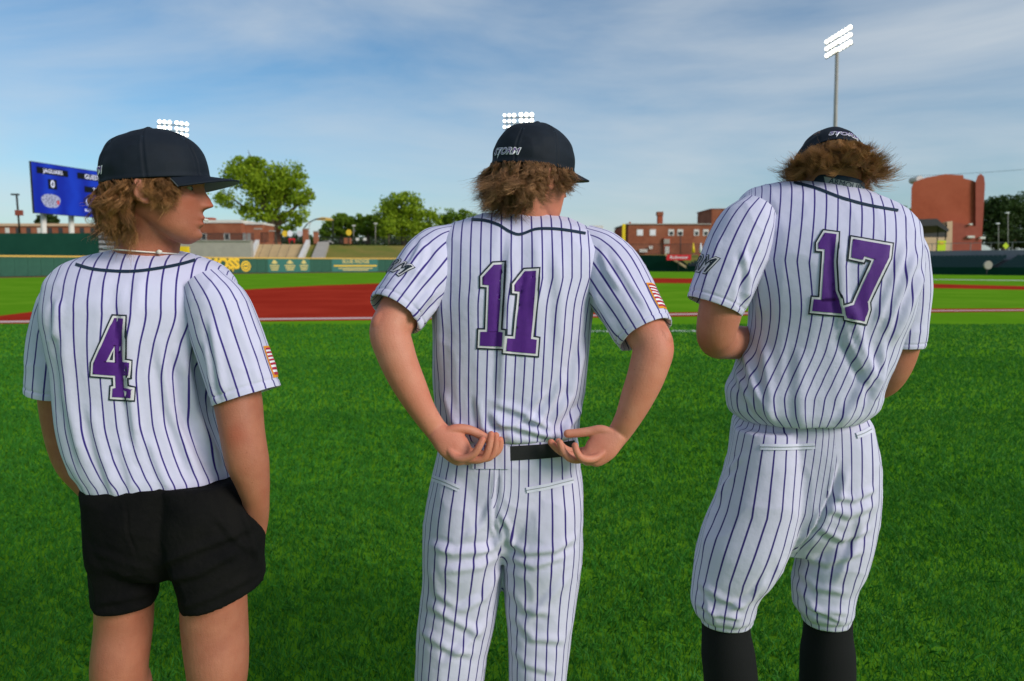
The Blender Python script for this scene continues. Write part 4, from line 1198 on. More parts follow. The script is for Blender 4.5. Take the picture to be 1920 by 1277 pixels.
    armR = limb([(*P(1680, 470, 1.81), .05, .05), (*P(1694, 570, 1.825), .046, .046), (*P(1690, 650, 1.83), .043, .043), (*P(1676, 690, 1.845), .041, .041), (*P(1655, 720, 1.88), .036, .036), (*P(1610, 735, 1.93), .028, .028), (*P(1580, 730, 1.94), .034, .02)], 50, 30)
    xl, xr = P(1366, 1277, Y)[0], P(1552, 1277, Y)[0]
    legs = [limb([(*P(1430, 880, Y), .085, .09), (*P(1385, 1060, Y), .066, .07), (*P(1364, 1175, Y), .054, .056), (*P(1368, 1277, Y), .0585, .06), (xl, Y + .01, .30, .05, .054), (xl, Y + .04, .10, .033, .036), (xl, Y + .05, .05, .035, .04)], 40, 30),
            limb([(*P(1575, 880, Y + .04), .085, .09), (*P(1560, 1060, Y + .04), .064, .068), (*P(1551, 1175, Y + .04), .053, .055), (*P(1551, 1277, Y + .04), .0585, .06), (xr, Y + .05, .30, .05, .054), (xr, Y + .08, .10, .033, .036), (xr, Y + .09, .05, .035, .04)], 40, 30)]
    body_mesh(per, [neck, core, armL, armR] + legs, Hm, 'skin_c', .003, [(P(1330, 650, 1.65), .03, .4)])
    for x, dy in ((xl, 0), (xr, .04)): shoe(per, (x, Y + .06 + dy), 10)
    # socks
    for (x, dy, top, calf) in ((1361, 0, (1361, 1178, 44), (1370, 1277, 49)), (1552, .04, (1552, 1176, 43), (1551, 1277, 49))):
        yy = Y + dy
        m_ = mpp(yy, 1200)
        bx = P(calf[0], 1277, yy)[0]
        pts = [(*P(top[0], 1150, yy), top[2] * m_, .060), (*P(top[0], top[1], yy), top[2] * m_ * 1.0, .061), (*P((top[0] + calf[0]) / 2, 1230, yy), calf[2] * m_, .064), (*P(calf[0], 1277, yy), calf[2] * m_ * 1.01, .064), (bx, yy + .02, .28, .052, .057), (bx, yy + .045, .12, .036, .04), (bx, yy + .05, .06, .038, .045)]
        V, F = limb(pts, 40, 40, False, True).closed()
        V = V + 0
        o = mesh_obj('sock', V, F, 'black_knit'); keep(o, per)
    # knickers
    tl = Surf([ringpx(1440, 800, 64, Y, .095, 0, yaw), ringpx(1437, 860, 74, Y, .112, 0, yaw), ringpx(1425, 930, 82, Y, .126, 0, yaw), ringpx(1402, 1000, 86, Y, .128, 3, yaw), ringpx(1380, 1060, 78, Y, .115, 4, yaw), ringpx(1363, 1100, 66, Y, .1, 4), ringpx(1358, 1128, 62, Y, .094), ringpx(1361, 1145, 57, Y, .086), ringpx(1363, 1153, 50, Y, .072), ringpx(1363, 1162, 50, Y, .071), ringpx(1363, 1164, 47, Y, .067), ringpx(1363, 1140, 44, Y, .062)], 64, 100)
    tr = Surf([ringpx(1575, 800, 64, Y + .04, .095, 0, yaw), ringpx(1578, 860, 74, Y + .04, .112, 0, yaw), ringpx(1575, 930, 76, Y + .04, .126, 0, yaw), ringpx(1568, 1000, 74, Y + .04, .126, 0, yaw), ringpx(1558, 1060, 70, Y + .04, .112), ringpx(1546, 1095, 64, Y + .04, .1), ringpx(1545, 1125, 60, Y + .04, .094), ringpx(1549, 1142, 54, Y + .04, .085), ringpx(1550, 1149, 48, Y + .04, .072), ringpx(1550, 1159, 48, Y + .04, .071), ringpx(1550, 1161, 45, Y + .04, .067), ringpx(1550, 1138, 42, Y + .04, .062)], 64, 100)
    pv = Surf([ringpx(1506, 770, 118, Y + .02, .098, 0, yaw, 2.5), ringpx(1506, 790, 133, Y + .02, .112, 0, yaw, 2.5), ringpx(1507, 850, 142, Y + .02, .122, 0, yaw, 2.4), ringpx(1506, 920, 144, Y + .02, .124, 0, yaw, 2.3), ringpx(1500, 980, 120, Y + .02, .105, 0, yaw, 2.2), ringpx(1495, 1030, 60, Y + .02, .06, 0, yaw, 2.0)], 80, 40)
    folds = [([(1575, 870), (1560, 930), (1530, 990), (1490, 1045)], 5, -.008), ([(1590, 880), (1575, 930), (1545, 975)], 8, .006), ([(1560, 930), (1600, 935), (1640, 915)], 8, .007), ([(1550, 950), (1590, 965), (1640, 945)], 9, .006), ([(1530, 985), (1580, 1010), (1632, 990)], 9, .007), ([(1500, 1040), (1550, 1055), (1620, 1030)], 9, .007), ([(1490, 1060), (1530, 1100), (1590, 1110)], 9, .006), ([(1495, 1100), (1530, 1140), (1590, 1150)], 8, .006), ([(1620, 960), (1600, 1030), (1560, 1100)], 9, .005),
             ([(1395, 850), (1360, 890), (1350, 940)], 7, .006), ([(1385, 880), (1345, 930), (1335, 980)], 7, .006), ([(1370, 900), (1330, 970), (1315, 1040)], 7, .005), ([(1310, 1090), (1350, 1120), (1400, 1140)], 8, .006), ([(1305, 1130), (1340, 1150), (1390, 1160)], 6, .006), ([(1440, 1080), (1410, 1120), (1360, 1150)], 7, .006), ([(1320, 1100), (1330, 1140), (1345, 1168)], 6, .005), ([(1470, 1050), (1430, 1110), (1418, 1150)], 6, .004), ([(1510, 1130), (1545, 1150), (1580, 1165)], 6, .006)]
    axL = [(*P(1440, 800, Y)[:2], P(1440, 800, Y)[2]), (*P(1420, 940, Y)[:2], P(1420, 940, Y)[2]), (*P(1380, 1060, Y)[:2], P(1380, 1060, Y)[2]), (*P(1360, 1180, Y)[:2], P(1360, 1180, Y)[2]), (P(1360, 1180, Y)[0], Y, 0)]
    axR = [(*P(1577, 800, Y + .04)[:2], P(1577, 800, Y + .04)[2]), (*P(1573, 940, Y + .04)[:2], P(1573, 940, Y + .04)[2]), (*P(1556, 1060, Y + .04)[:2], P(1556, 1060, Y + .04)[2]), (*P(1550, 1180, Y + .04)[:2], P(1550, 1180, Y + .04)[2]), (P(1550, 1180, Y)[0], Y + .04, 0)]
    pants, PV, PF = pants_mesh(per, [tl, tr], pv, (axL, axR), [(1560, 790), (1572, 870), (1530, 985), (1486, 1050), (1470, 1280)], folds, seed=15)
    bp = bvh_of(PV, PF.tolist())
    welt(bp, pants, [(1426, 838), (1480, 838), (1528, 836)]); welt(bp, pants, [(1606, 817), (1620, 812), (1633, 805)])
    for y0, (xa, xb) in ((1176, (1312, 1415)), (1173, (1502, 1597))):
        pass
    # undershirt collar standing behind the neck, grey tape with lettering
    c0 = P(1562, 352, Y + .062)
    R = []
    for dz, k in ((-.02, 1.04), (0, 1.02), (.014, .98), (.0142, .95), (0, .95)):
        R.append((c0 + np.array([0, .0, dz]) , np.array([.0665 * k, -.016, -.010 * k]), np.array([-.012, -.066 * k, .008]), 2.0))
    su = Surf(R, 60, 24)
    o = mesh_obj('undershirt_collar', su.g.reshape(-1, 3), grid_faces(su.nv, su.nu), 'navy_trim'); keep(o, per)
    bo = bvh_of(su.g.reshape(-1, 3), grid_faces(su.nv, su.nu).tolist())
    decal_px('collar_tape', curve_fill([[(1545, 331), (1612, 345), (1622, 360), (1548, 347)]]), bo, .0012, 'grey_tape', o, 5)
    bm = text_fill("ARMOUR", 15)
    rot = Matrix.Rotation(rad(13), 4, 'Z')
    for v in bm.verts:
        q = rot @ Vector((v.co.x, -v.co.y, 0)); v.co = Vector((1585 + q.x, 346 + q.y, 0))
    decal_px('lettering', bm, bo, .0022, 'navy_trim', o, 5)
    make_cap(per, Hm, 4, 'brim_under', True, .97)
    make_hair(per, Hm, 'hair_c', 21, 4, over=.012, n_str=8400, length=(.06, .115), flare=1.05, curl=.55, freq=1.3, updraft=.55, zlo=-.034, spread=124, sweep=0.0, thick=.00048, down=unit(np.array([0, -.1, -1])))


# ================================================================== the ballpark
def noise_mat(name, c1, c2, scale, rough=.85, c3=None, scale3=2.0, bump=None, spec=.2):
    m = mat(name, c1, rough, spec, noise=(scale, c2, 6), bump=bump)
    if c3:
        nt = m.node_tree; b = nt.nodes['Principled BSDF']
        tc = nt.nodes.new("ShaderNodeTexCoord"); n = nt.nodes.new("ShaderNodeTexNoise"); n.inputs['Scale'].default_value = scale3; n.inputs['Detail'].default_value = 5
        rp = nt.nodes.new("ShaderNodeValToRGB"); rp.color_ramp.elements[0].position, rp.color_ramp.elements[1].position = .42, .62
        mx = nt.nodes.new("ShaderNodeMixRGB"); mx.inputs[2].default_value = (*c3, 1)
        src = b.inputs['Base Color'].links[0].from_socket
        nt.links.new(tc.outputs['Object'], n.inputs['Vector']); nt.links.new(n.outputs['Fac'], rp.inputs[0]); nt.links.new(rp.outputs[0], mx.inputs[0])
        nt.links.new(src, mx.inputs[1]); nt.links.new(mx.outputs[0], b.inputs['Base Color'])
    return m

M['turf'] = noise_mat('artificial_turf', (0.12, 0.30, 0.012), (0.10, 0.26, 0.010), 7, 1.0, (0.145, 0.32, 0.016), .35, spec=0.0)
M['clay'] = noise_mat('red_infield_turf', (0.37, 0.030, 0.016), (0.31, 0.024, 0.013), 6, 1.0, (0.41, 0.038, 0.02), .3, spec=0.0)
M['track'] = noise_mat('warning_track', (0.22, 0.085, 0.045), (0.18, 0.065, 0.035), 3, .9)
M['chalk'] = mat('white_line', (0.72, 0.70, 0.68), .8, .2)
M['pink_line'] = mat('white_line_on_clay', (0.62, 0.45, 0.42), .8, .2)
M['pad'] = noise_mat('green_wall_pad', (0.042, 0.118, 0.082), (0.036, 0.10, 0.07), 1.2, .95, spec=.05)
M['pad_dark'] = noise_mat('dark_green_wall', (0.011, 0.05, 0.034), (0.009, 0.042, 0.029), .6, 1.0, spec=0.0)
M['pad_yellow'] = mat('yellow_wall_cap', (0.68, 0.42, 0.09), .6, .3)
M['gold'] = mat('gold_print', (0.78, 0.50, 0.04), .6, .2)
M['pale_gold'] = mat('pale_gold_print', (0.62, 0.50, 0.17), .6, .2)
M['pad_ad'] = mat('teal_advert', (0.03, 0.15, 0.12), .55, .3)
M['concrete'] = noise_mat('concrete', (0.40, 0.36, 0.31), (0.34, 0.31, 0.27), .8, .9)
M['concrete_tan'] = noise_mat('tan_concrete', (0.56, 0.42, 0.24), (0.48, 0.36, 0.21), .7, .9)
M['white_paint'] = noise_mat('weathered_white', (0.72, 0.69, 0.64), (0.62, 0.58, 0.53), 1.0, .8)
M['brick'] = noise_mat('red_brick', (0.30, 0.10, 0.052), (0.235, 0.075, 0.04), 1.6, .9, (0.34, 0.125, 0.068), .25)
M['brick_dark'] = noise_mat('dark_red_brick', (0.36, 0.085, 0.042), (0.31, 0.07, 0.035), .9, .95, (0.38, 0.095, 0.05), .12)
M['brick_light'] = noise_mat('pinkish_brick', (0.33, 0.085, 0.058), (0.29, 0.072, 0.05), .9, .9)
M['peach'] = noise_mat('peach_stucco', (0.62, 0.42, 0.28), (0.56, 0.38, 0.25), .6, .9)
M['roof_dark'] = mat('dark_roof_metal', (0.030, 0.030, 0.033), .6, .3)
M['steel'] = noise_mat('galvanised_steel', (0.34, 0.32, 0.28), (0.28, 0.26, 0.23), 1.0, .5, spec=.5)
M['dark_metal'] = mat('dark_metal', (0.025, 0.024, 0.024), .6, .4)
M['glass_dark'] = mat('dark_window_glass', (0.03, 0.032, 0.036), .15, .6)
M['window_white'] = mat('white_window_frame', (0.66, 0.64, 0.60), .6, .3)
M['pole_yellow'] = mat('foul_pole_yellow', (0.80, 0.56, 0.01), .5, .4)
M['sign_red'] = mat('red_sign', (0.58, 0.015, 0.025), .5, .3)
M['sign_lime'] = mat('lime_sign', (0.50, 0.62, 0.01), .5, .3)
M['seat'] = mat('dark_green_seat', (0.020, 0.062, 0.060), .5, .4)
M['riser'] = mat('concrete_riser', (0.11, 0.115, 0.12), .9, .1)
M['grey_wall'] = noise_mat('grey_concourse_wall', (0.26, 0.265, 0.28), (0.23, 0.235, 0.25), .5, 1.0, spec=0.0)
M['lamp'] = mat('floodlight_lens', (1, 1, 1), .3, .3, emit=((1.0, 0.95, 0.80), 3.5))
M['screen'] = None
M['berm'] = noise_mat('berm_grass', (0.165, 0.165, 0.025), (0.12, 0.145, 0.02), 1.3, .95, (0.21, 0.17, 0.035), .25)
M['soil_grass'] = noise_mat('rough_grass', (0.07, 0.115, 0.02), (0.055, 0.09, 0.016), .4, .95)
M['bark'] = noise_mat('bark', (0.16, 0.12, 0.085), (0.11, 0.085, 0.06), 2.0, .95)

def leaf_mat(name, c, c2):
    m = mat(name, c, .6, .25)
    attr_mix(m, 'tone', c2)
    nt = m.node_tree; b = nt.nodes['Principled BSDF']
    tr = nt.nodes.new("ShaderNodeBsdfTranslucent"); ms = nt.nodes.new("ShaderNodeMixShader"); ms.inputs[0].default_value = .35
    nt.links.new(b.inputs['Base Color'].links[0].from_socket, tr.inputs['Color'])
    out = nt.nodes['Material Output']
    nt.links.new(b.outputs[0], ms.inputs[1]); nt.links.new(tr.outputs[0], ms.inputs[2]); nt.links.new(ms.outputs[0], out.inputs['Surface'])
    return m
M['leaf_bright'] = leaf_mat('bright_spring_leaf', (0.15, 0.255, 0.010), (0.33, 0.44, 0.018))
M['leaf_mid'] = leaf_mat('mid_green_leaf', (0.085, 0.17, 0.012), (0.20, 0.31, 0.02))
M['leaf_dark'] = leaf_mat('dark_green_leaf', (0.022, 0.052, 0.012), (0.055, 0.10, 0.02))
M['blade'] = leaf_mat('turf_blade', (0.026, 0.145, 0.011), (0.068, 0.285, 0.026))

def box_arr(x0, x1, y0, y1, z0, z1):
    V = [(x0, y0, z0), (x1, y0, z0), (x1, y1, z0), (x0, y1, z0), (x0, y0, z1), (x1, y0, z1), (x1, y1, z1), (x0, y1, z1)]
    F = [[0, 3, 2, 1], [4, 5, 6, 7], [0, 1, 5, 4], [1, 2, 6, 5], [2, 3, 7, 6], [3, 0, 4, 7]]
    return V, F

def box(name, x0, x1, y0, y1, z0, z1, material, parent=None):
    V, F = box_arr(x0, x1, y0, y1, z0, z1)
    o = mesh_obj(name, V, F, material, None, False)
    if parent is not None:
        if parent.type == 'EMPTY': keep(o, parent)
        else: o.parent = parent
    return o

def boxpx(name, xl, yt, xr, yb, Y, depth, material, parent=None):
    """upright box whose front stands at distance Y and spans these pixels"""
    a, b = P(xl, yb, Y), P(xr, yt, Y)
    return box(name, a[0], b[0], Y, Y + depth, a[2], b[2], material, parent)

def prism(name, pts, vec, material, parent=None):
    """polygon (3D points) swept along vec"""
    n = len(pts); pts = np.array(pts, float); vec = np.array(vec, float)
    V = np.concatenate([pts, pts + vec])
    F = [list(range(n))[::-1], list(range(n, 2 * n))] + [[i, (i + 1) % n, n + (i + 1) % n, n + i] for i in range(n)]
    o = mesh_obj(name, V, F, material, None, False)
    bm = bmesh.new(); bm.from_mesh(o.data); bmesh.ops.recalc_face_normals(bm, faces=bm.faces); bm.to_mesh(o.data); bm.free()
    if parent is not None:
        if parent.type == 'EMPTY': keep(o, parent)
        else: o.parent = parent
    return o

def sheet(name, px_pts, z, material):
    pts = [G(x, y, z) for x, y in px_pts]
    o = mesh_obj(name, pts, [list(range(len(pts)))], material, None, False)
    bm = bmesh.new(); bm.from_mesh(o.data)
    for f in bm.faces:
        if f.normal.z < 0: f.normal_flip()
    bm.to_mesh(o.data); bm.free()
    return o

def pole(name, pts, radii, material, parent=None, nu=12):
    V, F = tube_local(pts, radii, nu)
    o = mesh_obj(name, V, F, material)
    if parent is not None:
        if parent.type == 'EMPTY': keep(o, parent)
        else: o.parent = parent
    return o

def text_on(name, txt, c, ux, uz, size, material, parent, offset=0.0, shear=0.0, spacing=1.0, stretch=1.0):
    bm = text_fill(txt, 1.0, shear, offset, spacing)
    V, F = bm_arrays(bm)
    ux, uz = unit(np.array(ux)), unit(np.array(uz))
    W = np.array(c)[None] + V[:, :1] * size * stretch * ux[None] + V[:, 1:2] * size * uz[None]
    o = mesh_obj(name, W, F, material, None, False)
    if parent.type == 'EMPTY': keep(o, parent)
    else: o.parent = parent
    return o

def tree(name, label, base, blobs, leaves, leaf_size, material, trunk_r, group=None, limbs=True, seed=0, cluster=.22):
    rng = np.random.default_rng(seed + 100)
    per = empty(name, tuple(base), label, 'tree', group)
    blobs = np.array(blobs, float)                       # x,y,z (relative to base), rx,ry,rz
    vol = blobs[:, 3] * blobs[:, 4] * blobs[:, 5]
    nc = max(30, leaves // 55)
    bi = rng.choice(len(blobs), nc, p=vol / vol.sum())
    d = unit(rng.normal(0, 1, (nc, 3))); r = rng.uniform(.35, 1.0, nc) ** .5
    cc = blobs[bi, :3] + d * blobs[bi, 3:] * r[:, None]
    csz = rng.uniform(.5, 1.3, nc) * cluster * blobs[bi, 3:].mean(1)
    ci = rng.integers(0, nc, leaves)
    p = cc[ci] + np.clip(rng.normal(0, 1, (leaves, 3)), -1.7, 1.7) * csz[ci][:, None] * np.array([1, 1, .62])
    p = p[p[:, 2] > .6]
    n = len(p); ci = ci[:n]
    a = unit(rng.normal(0, 1, (n, 3))); b = unit(np.cross(a, rng.normal(0, 1, (n, 3))))
    sz = rng.uniform(.6, 1.3, n) * leaf_size
    q = np.stack([p - a * sz[:, None] * .5, p + b * sz[:, None] * .38, p + a * sz[:, None] * .5, p - b * sz[:, None] * .38], 1)
    tone = np.clip(rng.random(nc)[ci] * .75 + rng.random(n) * .35, 0, 1)
    V = q.reshape(-1, 3) + np.array(base)
    o = mesh_obj('crown', V, np.arange(n * 4).reshape(-1, 4), material, None, False, {'tone': ('POINT', np.repeat(tone, 4))})
    keep(o, per)
    top = blobs[np.argmax(blobs[:, 2])]
    zt = blobs[:, 2].mean()
    Vs, Fs = tube_local([(0, 0, -.3), (0, 0, zt * .25), (.1 * zt * .1, 0, zt * .5), (top[0] * .5, top[1] * .5, zt * .8), (top[0], top[1], top[2])], [trunk_r * 1.3, trunk_r, trunk_r * .85, trunk_r * .6, trunk_r * .15], 10)
    parts = [(Vs, Fs)]
    if limbs:
        for bl in blobs:
            s0 = np.array([0, 0, zt * rng.uniform(.35, .6)]); e = bl[:3]
            mid = s0 * .5 + e * .5 + np.array([0, 0, -.06 * zt])
            parts.append(tube_local([s0, mid, e, e + (e - mid) * .5], [trunk_r * .6, trunk_r * .42, trunk_r * .22, trunk_r * .05], 8))
    Vt, Ft = join_closed(parts)
    t = mesh_obj('trunk', Vt + np.array(base), Ft, 'bark'); keep(t, per)
    return per

def px_tree(name, label, cx, y_base, Y, blobs_px, leaves, leaf, material, tr, **k):
    """blobs_px: centre x, centre y, rx, ry in photograph pixels at distance Y"""
    b = P(cx, y_base, Y); m = Y / FPX
    bl = [((x - cx) * m, dz * m if False else 0 + rx * m * dy_, P(x, y, Y)[2] - b[2], rx * m, max(rx, ry) * m * .9, ry * m) for x, y, rx, ry, dy_, dz in [(*q, 0, 0) if len(q) == 4 else q for q in blobs_px]]
    return tree(name, label, b, bl, leaves, leaf, material, tr, **k)

def floodlights(px_cells, Y, pole_px, label, yaw=0, lamp_px=4.0, bars=()):
    base = P(pole_px[0][0], pole_px[0][1], Y); base[2] = 0
    top = P(pole_px[1][0], pole_px[1][1], Y)
    t = empty('floodlight_tower', tuple(base), label, 'floodlight', 'floodlight towers round the field')
    pole('mast', [base, base * .5 + top * .5, top], [.42, .34, .26], 'steel', t, 14)
    m = Y / FPX
    for (x, y, r) in px_cells:
        c = P(x, y, Y - .5)
        u = np.linspace(0, 2 * math.pi, 15)[:-1]
        R0 = r * m * .82
        f = unit(np.array([-c[0] * .6, -c[1], -c[2] * .75]))
        ax = unit(np.cross(f, [0, 0, 1])); az = np.cross(ax, f)
        ring = lambda rr, d: [c + f * d + (ax * math.cos(k) + az * math.sin(k)) * rr for k in u]
        V = np.array(ring(R0, 0) + ring(R0 * .55, -R0 * 1.1)); n = len(u)
        F = [[i, (i + 1) % n, n + (i + 1) % n, n + i] for i in range(n)] + [list(range(n, 2 * n))]
        hs = mesh_obj('lamp_housing', V, F, 'steel', None, False); keep(hs, t)
        V = np.array(ring(R0 * .93, .03)); l = mesh_obj('lens', V, [list(range(n))], 'lamp', None, False); l.parent = hs
    for (x0, y0, x1, y1) in bars:
        a, b = P(x0, y0, Y), P(x1, y1, Y)
        pole('crossbar', [a, (a + b) / 2, b], .12, 'steel', t, 8)
    return t

def build_setting():
    # ---------------- ground: one sheet to the horizon, then the field's own surfaces a few millimetres above each other
    S = 3000
    n = 2
    g = mesh_obj('ground', [(-S, -60, 0), (S, -60, 0), (S, S, 0), (-S, S, 0)], [[0, 1, 2, 3]], 'turf', None, False); tag(g, kind='structure')
    HZ_ = [(-260, 612), (0, 607), (480, 603), (720, 600), (1240, 594), (1500, 590), (1740, 586), (1920, 584), (2200, 582)]
    top = [(2200, 577), (1920, 578), (1740, 579), (1500, 583), (1240, 586), (1120, 587), (1060, 572), (1000, 553), (930, 538), (830, 530), (735, 530.5), (600, 535), (450, 543.5), (300, 556), (120, 577), (0, 592), (-260, 606)]
    tag(sheet('infield_dirt', HZ_ + top, .004, 'clay'), kind='structure')
    tag(sheet('base_path_dirt', [(930, 526), (1190, 530.5), (1330, 531.5), (1500, 534), (1740, 540), (1920, 543.5), (2200, 549), (2200, 541), (1920, 536.5), (1740, 532), (1500, 526), (1330, 522.5), (1190, 521), (930, 519)], .004, 'clay'), kind='structure')
    tag(sheet('foul_line', [(-260, 608.5), (0, 605), (480, 600), (720, 597.5), (1240, 591), (1740, 583.5), (2200, 580.2), (2200, 579), (1740, 581.6), (1240, 588.4), (720, 594.6), (480, 596.8), (0, 601.6), (-260, 605)], .008, 'pink_line'), kind='structure')
    tag(sheet('field_line', [(1090, 622.5), (1255, 622), (1400, 621.5), (1400, 618.8), (1255, 619), (1090, 619.4)], .004, 'chalk'), kind='structure')
    tag(sheet('outfield_line', [(1700, 523.6), (1920, 526.4), (2100, 529), (2100, 528), (1920, 525.6), (1700, 523)], .004, 'chalk'), kind='structure')
    # ---------------- outfield wall, padded panel by panel
    wp = [(-420, 60), (-150, 69), (0, 76), (180, 85), (340, 96), (560, 111), (800, 124), (1000, 131), (1172, 135)]
    wpts = np.array([[G(x, 510)[0] / G(x, 510)[1] * Y, Y] for x, Y in wp])
    k = np.concatenate([[0], np.cumsum(np.linalg.norm(np.diff(wpts, axis=0), axis=1))])
    npan = int(k[-1] / 1.35)
    q = catmull(k, wpts, np.linspace(0, k[-1], npan + 1))
    wall = empty('outfield_wall', (q[0][0], q[0][1], 0), 'long padded green outfield wall with yellow top rail and gold sponsor prints', 'wall')
    H = 2.12
    pm = None
    for i in range(npan):
        a, b = q[i], q[i + 1]
        L = np.linalg.norm(b - a); ang = math.atan2(b[1] - a[1], b[0] - a[0])
        if pm is None:
            V, F = box_arr(.012, L - .012, -.06, .12, .05, H)
            o = mesh_obj('panel', V, F, 'pad', None, False)
            bv_ = o.modifiers.new("b", 'BEVEL'); bv_.width = .03; bv_.segments = 1
            pm = o.data
        else:
            o = bpy.data.objects.new('panel', pm); col.objects.link(o)
        o.rotation_euler = (0, 0, ang)
        o.parent = wall; o.location = (a[0] - q[0][0], a[1] - q[0][1], 0)
    off = np.array([unit(np.array([-(q[min(i + 1, npan)] - q[max(i - 1, 0)])[1], (q[min(i + 1, npan)] - q[max(i - 1, 0)])[0]])) for i in range(npan + 1)])
    def strip(name, z0, z1, d0, d1, material, i0=0, i1=None):
        i1 = npan if i1 is None else i1
        rows = []
        for z, d in ((z0, d0), (z0, d1), (z1, d1), (z1, d0)):
            p = q[i0:i1 + 1] + off[i0:i1 + 1] * d
            rows.append(np.concatenate([p, np.full((len(p), 1), z)], 1))
        n = i1 - i0 + 1
        V = np.concatenate(rows); F = []
        for r in range(4):
            r2 = (r + 1) % 4
            for i in range(n - 1): F.append([r * n + i, r * n + i + 1, r2 * n + i + 1, r2 * n + i])
        F += [[0, n, 2 * n, 3 * n], [n - 1, 4 * n - 1, 3 * n - 1, 2 * n - 1]]
        o = mesh_obj(name, V, F, material, None, False); keep(o, wall)
        return o
    strip('backing', 0, H - .05, .125, .3, 'pad_dark')
    strip('top_rail', H + .004, H + .17, -.1, .32, 'pad_yellow')
    tr = strip('warning_track', 0, .008, -5.0, -.07, 'track'); tr.data.materials[0] = M['track']
    px_of = lambda i: CX + FPX * q[i][0] / (q[i][1] * math.cos(PITCH))
    pxs = np.array([px_of(i) for i in range(npan + 1)])
    def at_wall(px, z, d=-.075):
        i = np.interp(px, pxs, np.arange(npan + 1)); j = int(min(i, npan - 1)); f = i - j
        p = q[j] * (1 - f) + q[j + 1] * f; nrm = off[j]
        t = unit(q[j + 1] - q[j])
        return np.array([p[0] + nrm[0] * d, p[1] + nrm[1] * d, z]), np.array([t[0], t[1], 0])
    def wall_rect(x0, x1, z0, z1, material, d=-.08, name='advert_panel'):
        xs = np.linspace(x0, x1, 14)
        lo = [at_wall(x, z0, d)[0] for x in xs]; hi = [at_wall(x, z1, d)[0] for x in xs]
        o = mesh_obj(name, lo + hi, [[i, i + 1, 15 + i, 14 + i] for i in range(13)], material, None, False); keep(o, wall); return o
    def wall_text(px, z, txt, size, material, stretch=1.0, offset=0.0, d=-.13):
        c, t = at_wall(px, z, d)
        return text_on('advert_lettering', txt, c, t, (0, 0, 1), size, material, wall, offset, stretch=stretch)
    def wall_disc(px, z, r, material, d):
        c, t = at_wall(px, z, d)
        pts = [c + t * r * math.cos(a) + np.array([0, 0, 1]) * r * math.sin(a) for a in np.linspace(0, 2 * math.pi, 25)[:-1]]
        o = mesh_obj('advert_badge', pts, [list(range(24))], material, None, False); keep(o, wall)
    wall_text(419, 1.34, "MOSS", 1.95, 'gold', 1.0, .06); wall_text(418, .45, "REALTY", .62, 'gold', 1.6, .03)
    wall_disc(460, 1.02, .78, 'gold', -.10); wall_disc(460, 1.02, .56, 'pad', -.105); wall_disc(460, 1.02, .46, 'gold', -.11); wall_rect(456.5, 463.5, .93, 1.11, 'pad', -.115, 'advert_bar')
    wall_disc(352, 1.25, .6, 'gold', -.10)
    for x0, x1 in ((500, 527), (530, 555), (560, 582)): pass
    wall_rect(502, 580, .1, H - .03, 'pad_ad')
    # prints too soft to read in the photograph: plain gold emblems and bars of text height
    for x, w in ((514, 9), (543, 10), (569, 8)):
        wall_disc(x, 1.62, .30, 'pale_gold', -.11); wall_rect(x - w * .6, x + w * .6, 1.42, 1.60, 'pale_gold', -.105, 'advert_bar')
        for kz, k_ in ((1.0, 1.0), (.68, .85), (.38, .7)): wall_rect(x - w * k_, x + w * k_, kz, kz + .17, 'pale_gold', -.10, 'advert_bar')
    wall_rect(622, 708, .08, H - .03, 'pad_ad')
    wall_text(666, 1.72, "BLUE RIDGE", .85, 'pale_gold', 1.05, .02)
    a, t = at_wall(624, .98, -.095); b, _ = at_wall(706, .98, -.095)
    wall_rect(625, 706, .92, 1.14, 'gold', -.10, 'advert_bar'); wall_rect(634, 698, .56, .70, 'pale_gold', -.10, 'advert_bar'); wall_rect(642, 690, .28, .42, 'pale_gold', -.10, 'advert_bar')
    wall_rect(738, 800, .08, H - .03, 'pad_ad'); wall_disc(748, 1.3, .5, 'gold', -.10); wall_rect(757, 796, 1.2, 1.5, 'gold', -.10, 'advert_bar'); wall_rect(742, 796, .5, .7, 'gold', -.10, 'advert_bar')
    # ---------------- dark green batter's eye and louvre behind the wall at far left
    be = empty('batters_eye', tuple(P(60, 500, 86) * [1, 1, 0]), 'tall dark green screen wall standing behind the outfield wall below the scoreboard', 'wall')
    a, b = P(-420, 437, 70), P(172, 437, 92)
    prism('screen_wall', [(a[0], a[1], 0), (b[0], b[1], 0), (b[0], b[1], b[2]), (a[0], a[1], a[2] - .1)], (.3, .9, 0), 'pad_dark', be)
    for i in range(5):
        y0 = 441 + i * 9.5
        a, b = P(173, y0 + 5, 92.5), P(226, y0 + 1, 96)
        prism('louvre', [(a[0], a[1], a[2]), (b[0], b[1], a[2]), (b[0], b[1], a[2] + .38), (a[0], a[1], a[2] + .38)], (.1, .3, 0), 'grey_wall', be)
    prism('opening', [P(170, 517, 93), P(230, 515, 97), P(230, 440, 97), P(170, 438, 93)], (.2, .8, 0), 'dark_metal', be)
    # ---------------- raised ground behind the wall: plateau and grass berm
    def zpx(py, Y): return P(960, py, Y)[2]
    zp = 5.0
    V = [(-260, 118, 1.0), (P(470, 480, 127)[0], 127, 1.2), (P(600, 480, 130)[0], 130, 1.9), (P(1160, 480, 140)[0], 140, 1.9), (P(1200, 480, 150)[0], 150, .5), (400, 150, .3),
         (-260, 150, zp), (P(470, 480, 141)[0], 141, zp), (P(590, 455, 141)[0], 141, zp), (P(800, 456, 147)[0], 147, zp - .1), (P(1180, 470, 170)[0], 170, 3.4), (400, 175, 3.6),
         (-400, 900, 6), (500, 900, 6)]
    F = [[0, 1, 7, 6], [1, 2, 8, 7], [2, 3, 9, 8], [3, 4, 10, 9], [4, 5, 11, 10], [6, 7, 8, 9, 10, 11, 13, 12]]
